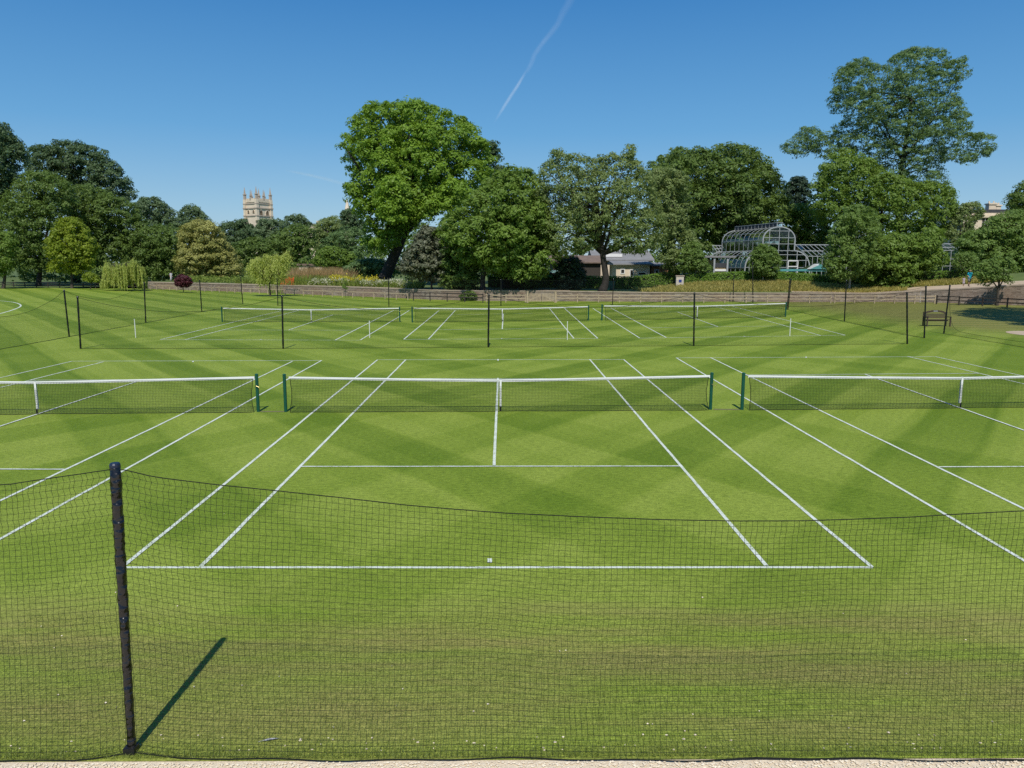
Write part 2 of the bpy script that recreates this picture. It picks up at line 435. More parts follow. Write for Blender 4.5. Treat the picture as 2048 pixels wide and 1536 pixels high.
gm.add(np.array(V).reshape(-1,3), [(i*nt+j, (i+1)*nt+j, (i+1)*nt+j+1, i*nt+j+1) for i in range(nx-1) for j in range(nt-1)])
tag(gm.build('garden_ground', M['garden_lawn'], smooth=True), kind='structure')
def strip(name, pts, t0, t1, mt, dz=0.03):
    m = MB(); V = []
    for x in pts:
        for t in np.linspace(t0, t1, 4):
            y = wall_y(x)+t; V.append((x, y, zg(x, y)+dz))
    n = len(pts)
    m.add(V, [(i*4+j, (i+1)*4+j, (i+1)*4+j+1, i*4+j+1) for i in range(n-1) for j in range(3)])
    return tag(m.build(name, mt), kind='structure')
strip('garden_path', np.linspace(34, 90, 40), 0.4, 4.0, M['path'])
strip('terrace_path', np.linspace(WB[0,0], 8, 50), 0.5, 2.0, M['path'])

root = thing('garden_wall', 'long rubble stone retaining wall with pale coping behind the lawn', 'wall', (WB[4,0], WB[4,1], 0))
wm, cm = MB(), MB()
for i in range(len(WB)-1):
    a, b = WB[i], WB[i+1]
    w = 0.45
    wm.add([(a[0],a[1],-0.05),(b[0],b[1],-0.05),(b[0],b[1],b[2]-0.08),(a[0],a[1],a[2]-0.08),
            (a[0],a[1]+w,-0.05),(b[0],b[1]+w,-0.05),(b[0],b[1]+w,b[2]-0.08),(a[0],a[1]+w,a[2]-0.08)],
           [(0,1,2,3),(5,4,7,6),(3,2,6,7)])
    o = 0.05
    cm.add([(a[0],a[1]-o,a[2]-0.08),(b[0],b[1]-o,b[2]-0.08),(b[0],b[1]-o,b[2]+0.04),(a[0],a[1]-o,a[2]+0.04),
            (a[0],a[1]+w+o,a[2]-0.08),(b[0],b[1]+w+o,b[2]-0.08),(b[0],b[1]+w+o,b[2]+0.04),(a[0],a[1]+w+o,a[2]+0.04)],
           [(0,1,2,3),(5,4,7,6),(3,2,6,7),(0,4,5,1)])
wm.build('stonework', M['wall'], root); cm.build('coping', M['coping'], root)

# ------------------------------------------------------------------ court markings
def line(m, a, b, w=0.055, z=0.004):
    a, b = np.array(a[:2], float), np.array(b[:2], float)
    L = np.linalg.norm(b-a); n = max(2, int(L/0.5))
    d = (b-a)/L; s = np.array([-d[1], d[0]])
    P = []
    for i in range(n+1):
        c = a + (b-a)*i/n + s*rng.normal(0, 0.003)
        ww = w*(1+rng.normal(0, 0.02))/2
        P += [(*(c+s*ww), z), (*(c-s*ww), z)]
    m.add(P, [(2*i, 2*i+1, 2*i+3, 2*i+2) for i in range(n)])
def court(corners, singles, svc, ctr, w=0.055, cm=None):
    m = MB()
    dl0, dr0, dl1, dr1 = corners        # near left, near right, far left, far right
    sl0, sr0, sl1, sr1 = singles
    line(m, dl0, dr0, w, 0.004); line(m, dl1, dr1, w, 0.004)
    for a, b in ((dl0, dl1), (dr0, dr1), (sl0, sl1), (sr0, sr1)): line(m, a, b, w, 0.008)
    for a, b in svc: line(m, a, b, w, 0.012)
    for a, b in ctr: line(m, a, b, w, 0.016)
    tag(m.build('court_lines', M['chalk']), kind='structure')
def lerp(a, b, t): return np.array(a)*(1-t) + np.array(b)*t
def regular(dl0, dr0, dl1, dr1, w=0.055, k=1.372/10.97, near=None):
    sl0, sr0 = lerp(dl0, dr0, k), lerp(dr0, dl0, k); sl1, sr1 = lerp(dl1, dr1, k), lerp(dr1, dl1, k)
    t0, t1 = 5.485/23.77, 18.285/23.77
    if near is not None: t0 = near
    a0, b0 = lerp(sl0, sl1, t0), lerp(sr0, sr1, t0); a1, b1 = lerp(sl0, sl1, t1), lerp(sr0, sr1, t1)
    c0, c1 = (a0+b0)/2, (a1+b1)/2
    m0, m1 = (np.array(dl0)+np.array(dr0))/2, (np.array(dl1)+np.array(dr1))/2
    court((dl0, dr0, dl1, dr1), (sl0, sr0, sl1, sr1), ((a0, b0), (a1, b1)), ((c0, c1), (m0, lerp(m0, m1, 0.008)), (m1, lerp(m1, m0, 0.008))), w)
W0 = 0.065
court((gp(246,1139), gp(1746,1131), gp(755,721), gp(1247,718)), (gp(404,1137), gp(1535,1130), gp(811,721), gp(1179,718)),
      ((gp(602,936), gp(1360,931)), (gp(776,759), gp(1210,757))), ((gp(989,932), gp(996,757)), (gp(981,1127), gp(981,1119)), (gp(996,719), gp(996,722))), W0)
# the two flanking courts: far corners measured, near corners run on under the camera
def extend(a, b, y): 
    a, b = np.array(a), np.array(b); t = (y-a[1])/(b[1]-a[1]); return a + (b-a)*t
Ld1, Ldl1 = gp(643,723), gp(145,727); Ld0 = extend(Ld1, gp(0,1085), 0.0); Ldl0 = Ld0 + (Ldl1-Ld1)
Ls1, Ls0 = gp(585,725), extend(gp(585,725), gp(0,1008), 0.0)
Lsl1 = gp(207,728); Lsl0 = Lsl1 + (Ld0-Ld1)
sa = gp(130,944); sb = sa + np.array([-8.2,0.1,0]); fs = gp(265,767); 
court((Ldl0, Ld0, Ldl1, Ld1), (Lsl0, Ls0, Lsl1, Ls1), ((sb, sa), (lerp(Lsl1,Lsl0,.23), lerp(Ls1,Ls0,.23))), (((sa+sb)/2, lerp(lerp(Lsl1,Lsl0,.23), lerp(Ls1,Ls0,.23), .5)), (gp(386,726), gp(386,728))), W0)
Rd1, Rdr1 = gp(1352,714), gp(1870,709); Rd0 = extend(Rd1, gp(2048,1115), 0.0); Rdr0 = Rd0 + (Rdr1-Rd1)
Rs1, Rs0 = gp(1420,713), extend(gp(1420,713), gp(2048,1012), 0.0)
Rsr1 = gp(1815,709); Rsr0 = Rsr1 + (Rd0-Rd1)
sa = gp(1878,930); sb = sa + np.array([8.2,0.1,0])
court((Rd0, Rdr0, Rd1, Rdr1), (Rs0, Rsr0, Rs1, Rsr1), ((sa, sb), (lerp(Rs1,Rs0,.23), lerp(Rsr1,Rsr0,.23))), (((sa+sb)/2, lerp(lerp(Rs1,Rs0,.23), lerp(Rsr1,Rsr0,.23), .5)), (gp(1612,711), gp(1612,713))), W0)
WBK = 0.075
regular(gp(320,683), gp(720,682), gp(566,623), gp(818,622), WBK)
regular(gp(807,680), gp(1195,676), gp(877,622), gp(1128,616), WBK)
regular(gp(1279,675), gp(1690,667), gp(1185,616), gp(1465,611), WBK)
m = MB()   # white boundary arc on the field to the left
ap = np.array([(-60,604),(-30,605.5),(0,607),(14,608.2),(25,609.5),(33,611.3),(37.5,613),(40.5,615),(41,617),(39,619),(35,621),(27,624.2),(17.5,627.5),(0,632.5),(-30,640)])
k = np.linspace(0, len(ap)-1, 60)
arc = [gp(np.interp(q, range(len(ap)), ap[:,0]), np.interp(q, range(len(ap)), ap[:,1])) for q in k]
for a, b in zip(arc[:-1], arc[1:]): line(m, a, b, 0.14)
tag(m.build('boundary_line', M['chalk']), kind='structure')
m = MB()
pc = gp(2088, 663)
m.add([pc + np.array([math.cos(t)*1.9, math.sin(t)*2.4, 0.01]) for t in np.linspace(0, 2*math.pi, 33)[:-1]], [tuple(range(32))])
tag(m.build('path_end', M['path']), kind='structure')
m = MB()
a, b = gp(521,826), gp(570,826)
m.add([a+[0,-.06,.005], b+[0,-.06,.005], b+[0,.1,.005], a+[0,.1,.005]], [(0,1,2,3)])
a, b = gp(1428,817), gp(1480,817)
m.add([a+[0,-.06,.005], b+[0,-.06,.005], b+[0,.1,.005], a+[0,.1,.005]], [(0,1,2,3)])
tag(m.build('bare_soil_ground', mat('bare_soil', (0.20,0.16,0.08), (0.12,0.15,0.04), 6, 0.95)), kind='structure')

# ------------------------------------------------------------------ tennis nets
def make_tennis_net(label):
    HW, HT, HC = 6.30, 1.07, 0.93
    root = thing('tennis_net', label, 'tennis net', (0,0,0), 'tennis nets strung across the grass courts')
    top = lambda x: HC + (HT-0.03-HC)*(abs(x)/HW)**1.15
    for s in (-1, 1):
        pm = MB().lathe((s*HW, 0, 0), [(.048,0),(.048,1.09)], 14)
        po = pm.build('post', M['green_post'], root, smooth=False)
        MB().lathe((s*HW,0,1.09), [(.052,0),(.052,.02),(.03,.035)], 14).build('cap', M['green_post'], po)
    n = 290; nz = 21
    x = np.linspace(-HW+0.16, HW-0.10, n); z = np.linspace(0, 1, nz)
    Xg, Zg = np.meshgrid(x, z, indexing='ij')
    edge = np.clip((np.abs(Xg)-HW+0.45)/0.35, 0, 1)
    tp = HC + (HT-0.05-HC)*(np.abs(Xg)/HW)**1.15 - 0.03
    Zw = 0.02 + Zg*(tp-0.02) + 0.006*np.sin(Xg*3)
    Yw = -0.02 - 0.13*(1-Zg)**2 + 0.015*np.sin(Xg*2.1)*(1-Zg)
    Xw = Xg - np.sign(Xg)*edge*0.10*(1-np.abs(2*Zg-1)**1.5)*0.6 + 0.004*np.sin(Zg*20+Xg*9)
    P = np.stack([Xw, Yw, Zw], -1)
    nm = MB(); r = 0.0034
    nm.twines(P, r, (1,0,0), (0,1,0)); nm.twines(P.transpose(1,0,2), r, (0,0,1), (0,1,0))
    nm.build('netting', M['tennis_twine'], root)
    em = MB()
    for e in (0, -1): em.tube(P[e], 0.010, 6)
    em.tube(P[:,0][::6], 0.008, 5)
    em.build('edge_cord', M['twine'], root)
    xs = np.linspace(-HW+0.13, HW-0.06, 41)
    bm_ = MB(); V = []
    for xx in xs:
        t = top(xx)
        V += [(xx,-.016,t-.062),(xx,.016,t-.062),(xx,.016,t+.002),(xx,0,t+.008),(xx,-.016,t+.002)]
    F = [(i*5+k, i*5+(k+1)%5, (i+1)*5+(k+1)%5, (i+1)*5+k) for i in range(40) for k in range(5)]
    bm_.add(V, F); hb = bm_.build('headband', M['white_band'], root)
    MB().tube([(-HW,0,HT), (-HW+.13,0,top(-HW+.13)-.02)], .006, 6).build('cable', M['black_metal'], root)
    MB().tube([(HW,0,HT), (HW-.06,0,top(HW-.06)-.02)], .006, 6).build('cable', M['black_metal'], root)
    sm = MB(); sm.box((0,-.022,HC-.40), (.055,.008,.78)); sm.box((0,.022,HC-.40), (.055,.008,.78)); sm.box((0,0,HC+.012),(.055,.05,.006))
    so = sm.build('centre_strap', M['white_band'], root)
    MB().box((0,-.05,.075), (.05,.012,.13)).build('buckle', M['black_metal'], so)
    wm_ = MB(); wm_.tube([(HW,-.05,.78),(HW,-.10,.78)], .012, 8).tube([(HW,-.10,.78),(HW+.09,-.10,.74)], .008, 6).tube([(HW+.09,-.10,.74),(HW+.09,-.15,.74)], .01, 6)
    wm_.build('winder', M['brass'], root)
    return root
def copy_tree(o, parent=None):
    c = o.copy(); C.objects.link(c)
    if parent is not None: c.parent = parent
    for ch in list(o.children): copy_tree(ch, c)
    return c
net0 = make_tennis_net('x')
NETS = [((572,826),(1421,817),'tennis net across the nearest centre court, brass winder on its right post'),
        ((-378,838),(517,826),'front row tennis net cut off by the left edge of the photo'),
        ((1484,817),(2336.3,803.3),'front row tennis net cut off by the right edge of the photo'),
        ((444,647),(799,645),'back row tennis net nearest the cricket field with white arc, left court'),
        ((824,646),(1176,640),'back row tennis net in front of the picket gate, middle court'),
        ((1203,640),(1570,631),'back row tennis net nearest the wooden bench, right court')]
protos = [net0] + [copy_tree(net0) for _ in NETS[1:]]
for o, (pa, pb, lab) in zip(protos, NETS):
    a, b = gp(*pa), gp(*pb)
    o.location = tuple((a+b)/2); o.rotation_euler = (0,0,math.atan2(b[1]-a[1], b[0]-a[0]))
    hs = {0:1.0,1:1.0,2:1.0,3:1.0,4:1.04,5:1.10}[protos.index(o)]
    o.scale = (np.linalg.norm(b-a)/12.6, 1, hs); o['label'] = lab

for (u, vb, vt, lab) in ((271,679,642,'white singles stick standing alone left of the back left court'),
                         (739,677,643,'white singles stick in front of the back left net'),
                         (1134,679,642,'white singles stick in front of the middle back net'),
                         (1579,669,634,'white singles stick in front of the right back net')):
    b = gp(u, vb); t = at_y(u, vt, b[1])
    m = MB().lathe((b[0],b[1],0), [(.022,0),(.022,t[2]-.05),(.026,t[2]-.05),(.026,t[2])], 8)
    tag(m.build('singles_stick', M['white_paint'], loc=b), lab, 'singles stick', 'white singles sticks on the back courts')

# ------------------------------------------------------------------ stop-net fences
def net_panel(p0, p1, ztop, cell, r, wave=0.03, lean0=(0,0), lean1=(0,0), zbot=0.02, post_gather=0.0):
    p0, p1 = np.array(p0[:2], float), np.array(p1[:2], float)
    L = np.linalg.norm(p1-p0); d = (p1-p0)/L; nrm = np.array([-d[1], d[0]])
    n = max(4, int(L/cell)); nz = max(6, int(ztop(0.5)/cell))
    s = np.linspace(0, 1, n+1); w = np.linspace(0, 1, nz+1)
    S, Wg = np.meshgrid(s, w, indexing='ij')
    T = np.array([ztop(k) for k in s])[:,None]
    Z = zbot + Wg*(T-zbot)
    ph = rng.uniform(0, 6, 6)
    Z = Z + (np.sin(Wg*math.pi))*(0.02*np.sin(S*L*1.7+ph[0]) + 0.012*np.sin(S*L*4.1+ph[1]))
    off = wave*np.sin(S*L*0.9+ph[2])*np.sin(Wg*math.pi) + wave*0.5*np.sin(S*L*2.3+Wg*4+ph[3]) - 0.10*(1-Wg)**3
    off = off*np.clip(np.minimum(S, 1-S)*L/0.4, 0, 1)
    along = S*L + 0.10*cell*np.sin(Wg*nz*0.9+ph[4])*np.sin(S*L*1.3) + 0.004*rng.standard_normal((n+1,1))*np.sin(Wg*math.pi*1.5)
    along = along + 0.03*cell*rng.standard_normal((1,nz+1)) + 0.010*np.sin(Wg*6+S*L*0.8)
    if post_gather:
        g = np.exp(-np.minimum(S, 1-S)*L/0.8)
        zig = np.where((np.arange(nz+1) % 2) == 0, 1, -1)[None,:]
        along = along + g*zig*post_gather*Wg
    lx = (lean0[0]*(1-S)+lean1[0]*S)*Wg; ly = (lean0[1]*(1-S)+lean1[1]*S)*Wg
    P = np.stack([p0[0]+d[0]*along+nrm[0]*off+lx, p0[1]+d[1]*along+nrm[1]*off+ly, Z], -1)
    m = MB()
    m.twines(P, r, (d[0],d[1],0), (nrm[0],nrm[1],0)); m.twines(P.transpose(1,0,2), r, (0,0,1), (nrm[0],nrm[1],0))
    if post_gather:   # knots where the strands cross
        K = P.reshape(-1,3); o8 = np.array([(1,0,0),(0,1,0),(-1,0,0),(0,-1,0),(0,0,1.2),(0,0,-1.2)])*r*2.1
        V = (K[:,None]+o8[None]).reshape(-1,3); b0 = (np.arange(len(K))*6)[:,None]
        q = np.concatenate([b0+np.array([[0,4,2,5]]), b0+np.array([[1,4,3,5]])]); m.addq(V, q)
    return m, P
def sagz(h0, h1, sag):
    return lambda s: h0*(1-s)+h1*s - sag*4*s*(1-s)

# the near fence in front of the camera
YF = -4.22
root = thing('stop_net_fence', 'nearest black stop net, large sagging mesh on a sleeved pole along the gravel', 'net fence', gp(265,1510), 'black stop net fences')
cord_px = [(0,976),(120,957),(228,941)]
cl = [at_y(u, v, YF) for u, v in cord_px]
cr = [at_y(u, v, YF) for u, v in ((236,944),(300,958),(420,973),(600,992),(800,1011),(1000,1025),(1180,1034),(1320,1038),(1460,1038),(1600,1036),(1820,1029),(2048,1014))]
pb = gp(268,1508); pt = at_y(231, 938, pb[1])
def post_mesh(b, t, r0, r1, crinkle=0.0, n=14, seg=40):
    b, t = np.array(b), np.array(t)
    m = MB(); th = np.arange(n)*2*math.pi/n
    V = []
    for i in range(seg+1):
        k = i/seg; c = b*(1-k)+t*k; r = r0*(1-k)+r1*k
        ph = rng.uniform(0, 6)
        rr = r*(1 + crinkle*(0.5*np.sin(2*th+ph) + 0.5*rng.standard_normal(n)*0.5) + crinkle*0.6*math.sin(i*2.1+math.sin(i*.7)*2))
        V += [(c[0]+a*math.cos(h), c[1]+a*math.sin(h), c[2]) for a, h in zip(rr, th)]
    m.add(V, [(i*n+k, i*n+(k+1)%n, (i+1)*n+(k+1)%n, (i+1)*n+k) for i in range(seg) for k in range(n)] + [tuple(seg*n+k for k in range(n))])
    return m
po = post_mesh(pb, pt, 0.036, 0.044, 0.09, 18, 70).build('post', M['sleeve'], root, smooth=True)
MB().lathe(pt-np.array([0,0,.01]), [(.040,0),(.044,.01),(.044,.03),(.036,.045)], 14).build('cap', M['cap'], po)
MB().box((pb[0]-.005, pb[1], .03), (.10,.10,.06)).build('ground_socket', M['black_metal'], po)
xr = np.array([p[0] for p in cr] + [pb[0]+11.0]); zr = np.array([p[2] for p in cr] + [2.62])
xl = np.array([pb[0]-10.5, pb[0]-5] + [p[0] for p in cl]); zl = np.array([2.62, 2.25] + [p[2] for p in cl])
lean = (pt[0]-pb[0], pt[1]-pb[1])
m, Pg = net_panel(pb, (pb[0]+11.0, YF-0.05), lambda s: float(np.interp(pb[0]+11.0*s, xr, zr)), 0.050, 0.0016, 0.03, lean, (0,0), 0.02, 0.014)
m.build('netting', M['twine'], root)
cm_ = MB().tube([tuple(k) for k in Pg[::2,-1]], 0.0042, 6)
bm_ = MB().tube([tuple(k+np.array([0,-.02+.012*math.sin(i*.9),-.006])) for i, k in enumerate(Pg[::3,0])], [.005+.008*min(1,max(0,(i-22)/20))*(.3+.3*math.sin(i*.37)) for i in range(len(Pg[::3,0]))], 6)
m, Pg = net_panel((pb[0]-10.5, YF-0.02), pb, lambda s: float(np.interp(pb[0]-10.5+10.5*s, xl, zl)), 0.050, 0.0016, 0.03, (0,0), lean, 0.02, 0.014)
m.build('netting', M['twine'], root)
cm_.tube([tuple(k) for k in Pg[::2,-1]], 0.0042, 6)
bm_.tube([tuple(k+np.array([0,-.02+.012*math.sin(i*.8),-.006])) for i, k in enumerate(Pg[::3,0])], 0.005, 6)
cm_.build('top_cord', M['twine'], root); bm_.build('bottom_cord', M['twine'], root)
for sx in (-10.5, 11.0):
    post_mesh((pb[0]+sx,YF,0), (pb[0]+sx,YF,2.64), 0.041, 0.047, 0.16, 12, 60).build('post', M['black_plastic'], root, smooth=True)

def far_fence(label, posts, sags, cell, r, pr=0.045, extra0=None, extra1=None, low=None):
    B = [gp(p[0], p[1]) for p in posts]; T = [at_y(p[2], p[3], b[1]) for p, b in zip(posts, B)]
    if extra0 is not None: B.insert(0, np.array(extra0)); T.insert(0, np.array(extra0)+[0,0,2.75])
    if extra1 is not None: B.append(np.array(extra1)); T.append(np.array(extra1)+[0,0,2.75])
    root = thing('stop_net_fence', label, 'net fence', B[0], 'black stop net fences')
    cm_ = MB()
    for b, t in zip(B, T):
        post_mesh(b, t, pr, pr, 0.14, 10, 30).build('post', M['black_plastic'], root, smooth=True)
    for i in range(len(B)-1):
        h0, h1 = T[i][2]-.06, T[i+1][2]-.06
        zt = sagz(h0, h1, sags[i]) if low is None else low(h0, h1)
        m, P = net_panel(B[i], B[i+1], zt, cell, r, 0.05, (T[i]-B[i])[:2], (T[i+1]-B[i+1])[:2])
        m.build('netting', M['twine'], root)
        cm_.tube([tuple(k) for k in P[::2,-1]], 0.010, 5)
        cm_.tube([tuple(k+np.array([0,0,.010])) for k in P[::3,0]], 0.008, 5)
    cm_.build('cord', M['twine'], root)
    return root
far_fence('black stop net across the lawn between the front courts and the back courts',
          [(161,702,154,597),(566,700,563,593),(976,695,977,588),(1387,690,1388,583),(1814,684,1813,580)], [.75,.7,.7,.7], 0.075, 0.0015)
far_fence('black stop net along the left side, between the courts and the striped field',
          [(138,678,127,584),(291,649,287,568),(403,627,398,563),(485,611,480,556)], [1.1,.8,.7,.6], 0.085, 0.0017, extra0=(-24.9,23.0,0))
far_fence('black stop net behind the back courts, in front of the stone wall and gate',
          [(555,614,553,559),(777,615,776,562),(1001,612,1001,558),(1224,609,1226,556),(1573,616,1579,553)], [.15,.1,.1,.2], 0.10, 0.0028)
far_fence('black stop net running down the right side in front of the dry bank',
          [(1575,617,1581,555),(1688,639,1692,556),(1848,672,1851,567)], [.5,.5], 0.085, 0.0018)
far_fence('black stop net right of the bench, dropped low from its leaning pole',
          [(1887,663,1899,565)], [.5], 0.085, 0.0018, extra1=(27.6,24.5,0),
          low=lambda h0, h1: (lambda s: 0.25 + (h0-0.25)*math.exp(-s*34) + (h1-0.25)*math.exp(-(1-s)*12)))
for (u, vb, ut, vt, lab) in ((1465,602,1467,546,'slim black pole by the stone wall, the shorter of two behind the right back net'),
                             (1505,603,1504,522,'tall slim black pole by the stone wall in front of the great glasshouse')):
    b = gp(u, vb); t = at_y(ut, vt, b[1])
    o = post_mesh(b, t, .055, .045, .06, 8, 16).build('pole', M['black_metal'], loc=b, smooth=True)
    tag(o, lab, 'pole', 'slim poles by the wall')

# ------------------------------------------------------------------ post and rail fences, gate
def rail_fence(label, A, B_, step, h, rails, mt, pw=0.11):
    A, B_ = [np.array(k) for k in (A, B_)]
    root = thing('rail_fence', label, 'fence', A)
    L = np.linalg.norm(B_-A); n = max(2, int(round(L/step)))
    for i in range(n+1):
        p = lerp(A, B_, i/n)
        MB().box((p[0],p[1],h/2-.02), (pw,pw,h+.04+rng.uniform(-.02,.04))).build('post', mt, root)
    for zr_ in rails:
        m = MB()
        for i in range(n):
            a, b = lerp(A,B_,i/n), lerp(A,B_,(i+1)/n)
            m.bar((a[0],a[1]-pw/2-.02,zr_+rng.normal(0,.012)), (b[0],b[1]-pw/2-.02,zr_+rng.normal(0,.012)), .04, .11)
        m.build('rail', mt, root)
    return root
rail_fence('two rail timber fence from the picket gate along the wall towards the birch', gp(1112,604), gp(1660,603), 2.35, .92, (.80,.46), M['wood_pale'])
rail_fence('two rail timber fence below the sandy path at the far right', gp(1668,603), gp(1868,603), 2.35, .95, (.84,.48), M['wood_pale'])
rail_fence('dark shaded two rail fence ending at the right edge', gp(1872,604), gp(2120,614), 2.5, 1.0, (.88,.48), M['wood_dark_shaded'])  # darker timber here carries the shade lying on the fence
rail_fence('short pale rail fence left of the picket gate', gp(972,605), gp(1050,605), 2.2, .95, (.82,.45), M['wood_pale'])
rail_fence('dark rail fence under the twin trunked tree', gp(826,602), gp(965,606), 2.6, 1.05, (.95,.55), M['wood_dark_shaded'])
rail_fence('long low pale rail fence in front of the left stone wall', gp(300,583), gp(815,601), 1.9, .80, (.74,), M['wood_pale'], 0.09)
rail_fence('shaded rail fence under the trees at the far left', gp(-40,579), gp(290,582), 2.6, .95, (.86,.45), M['wood_dark_shaded'])  # tree shade painted in by the dark copy of the rail timber
a, b = gp(1057,605), gp(1107,604.5)
root = thing('picket_gate', 'pale timber picket double gate between two stout posts', 'gate', (a+b)/2)
for p in (a+[-.16,0,0], b+[.16,0,0]):
    po = MB().box((p[0],p[1],.62), (.22,.22,1.24)).build('gate_post', M['wood_pale'], root)
    MB().box((p[0],p[1],1.26), (.26,.26,.05)).build('cap', M['wood_pale'], po)
for h0, h1 in ((0, .49), (.51, 1)):
    P0, P1 = lerp(a,b,h0), lerp(a,b,h1)
    m = MB()
    for zz in (.25,.85): m.bar((P0[0],P0[1]-.03,zz),(P1[0],P1[1]-.03,zz),.035,.09)
    q0, q1 = ((P0,P1) if h0 == 0 else (P1,P0))
    m.bar((q0[0],q0[1]-.03,.28),(q1[0],q1[1]-.03,.83),.035,.08)
    for k in range(9):
        p = lerp(P0,P1,(k+.5)/9); m.box((p[0],p[1]-.065,.56+.04*math.sin(k/8*math.pi)), (.07,.02,.98))
    m.build('gate_leaf', M['wood_pale'], root)

# ------------------------------------------------------------------ trees
def in_poly(P, poly):
    x, y = P[:,0], P[:,1]; ins = np.zeros(len(P), bool)
    n = len(poly)
    for i in range(n):
        x0, y0 = poly[i]; x1, y1 = poly[(i+1) % n]
        c = ((y0 > y) != (y1 > y)) & (x < (x1-x0)*(y-y0)/(y1-y0+1e-12)+x0)
        ins ^= c
    return ins
def edge_dist(P, poly):
    d = np.full(len(P), 1e9); n = len(poly)
    for i in range(n):
        a, b = np.array(poly[i], float), np.array(poly[(i+1) % n], float)
        ab = b-a; t = np.clip(((P-a)@ab)/(ab@ab+1e-12), 0, 1)
        d = np.minimum(d, np.linalg.norm(P-(a+t[:,None]*ab), axis=1))
    return d
def crop(s, ox, oy, pts): return [(ox+x/s, oy+y/s) for x, y in pts]
def rand_dirs(n):
    v = rng.standard_normal((n,3)); return v/np.linalg.norm(v, axis=1, keepdims=True)
def leaf_mesh(cent, outw, leaves, rp, lsize, flat=0.75, droop=0.0, aspect=0.55, tint=None, streak=None):
    """cent (n,3) puff centres, outw (n,3) their outward directions -> verts of leaf quads and a tint per leaf"""
    n = len(cent); k = leaves
    C0 = np.repeat(cent, k, 0); O = np.repeat(outw, k, 0); RP = np.repeat(rp, k)[:,None]
    d = rand_dirs(n*k); d = d + 0.55*O; d[:,2] += 0.15; d /= np.linalg.norm(d, axis=1, keepdims=True)
    pos = C0 + d*RP*(rng.uniform(0.25,1.0,(n*k,1))**0.5)*np.array([1,1,flat])
    if droop: pos[:,2] -= droop*rng.uniform(0,1,n*k)**2
    N = 0.75*d + 0.35*O + 0.6*rand_dirs(n*k); N[:,2] += 0.35
    N /= np.linalg.norm(N, axis=1, keepdims=True)
    ax = rand_dirs(n*k)
    if streak is not None: ax = 0.5*ax + np.array(streak)
    A = np.cross(N, ax); A = np.cross(A, N); A /= (np.linalg.norm(A, axis=1, keepdims=True)+1e-9)
    B = np.cross(N, A)
    s = lsize*rng.uniform(0.6,1.35,(n*k,1))
    V = np.stack([pos-A*s, pos-B*s*aspect, pos+A*s, pos+B*s*aspect], 1)
    tn = np.repeat(rng.uniform(0,1,n) if tint is None else tint, k)*0.6 + rng.uniform(0,1,n*k)*0.4
    return V.reshape(-1,3), tn
def leaves_object(name, V, tint, mt, parent, loc=None):
    m = MB(); m.addq(V, np.arange(len(V)).reshape(-1,4))
    o = m.build(name, mt, parent, loc)
    a = o.data.attributes.new('tint', 'FLOAT', 'FACE'); a.data.foreach_set('value', tint.astype(np.float32))
    return o
NLEAF = 0
def crown_points(poly, Y, bough, puff, fill=1.0, thick=1.0, rmin=0.5, space=1.0):
    """boughs scattered through the crown's volume; puffs on each bough"""
    poly = np.array(poly, float)
    lo, hi = poly.min(0), poly.max(0)
    D = (Y - CY); s = D/FPX
    rb = bough/s                                 # px
    cand = rng.uniform(lo, hi, (int(2600*fill)+600, 2))
    cand = cand[in_poly(cand, poly)]
    d = edge_dist(cand, poly); Rm = d.max()
    dep = np.sqrt(np.clip(1-(1-d/Rm)**2, 0, 1))*Rm*thick*rng.uniform(-1,1,len(cand))
    rr = rb*rng.uniform(0.5,1.35,len(cand))
    rr = np.minimum(rr, np.maximum(d*1.25, rb*rmin))
    keep = d > rr*0.42
    cand, dep, rr, d = cand[keep], dep[keep], rr[keep], d[keep]
    acc = []
    for i in range(len(cand)):
        ok = True
        for j in acc:
            q = (cand[i,0]-cand[j,0])**2+(cand[i,1]-cand[j,1])**2+(dep[i]-dep[j])**2
            if q < (space*(0.55*rr[i]+0.55*rr[j]))**2: ok = False; break
        if ok: acc.append(i)
    cents, outs, tints, bough_c = [], [], [], []
    rpx = puff/s
    for i in acc:
        nb = max(5, int(1.75*fill*4*math.pi*rr[i]**2*0.75/(math.pi*rpx**2*1.5)))
        dd = rand_dirs(nb); dd[:,1] -= 0.25; dd[:,2] += 0.35; dd /= np.linalg.norm(dd, axis=1, keepdims=True)
        dd = dd[(dd[:,2] > -0.25) | (rng.uniform(0,1,nb) < 0.3)]
        rad = rng.uniform(0.62,1.12,(len(dd),1))
        uv = cand[i] + np.stack([dd[:,0]*rr[i], -dd[:,2]*rr[i]*0.78], 1)*rad
        ok = in_poly(uv, poly) | (edge_dist(uv, poly) < 1.4*rpx)
        uv, dd = uv[ok], dd[ok]
        bc = at_y(cand[i,0], cand[i,1], Y + dep[i]*s); bough_c.append((bc, rr[i]*s))
        tb = rng.uniform(0,1)
        for (u, v), q in zip(uv, dd):
            cents.append(at_y(u, v, Y + dep[i]*s + q[1]*rr[i]*s*0.9)); outs.append(q); tints.append(0.5*tb+0.5*rng.uniform())
    return np.array(cents), np.array(outs), np.array(tints), bough_c
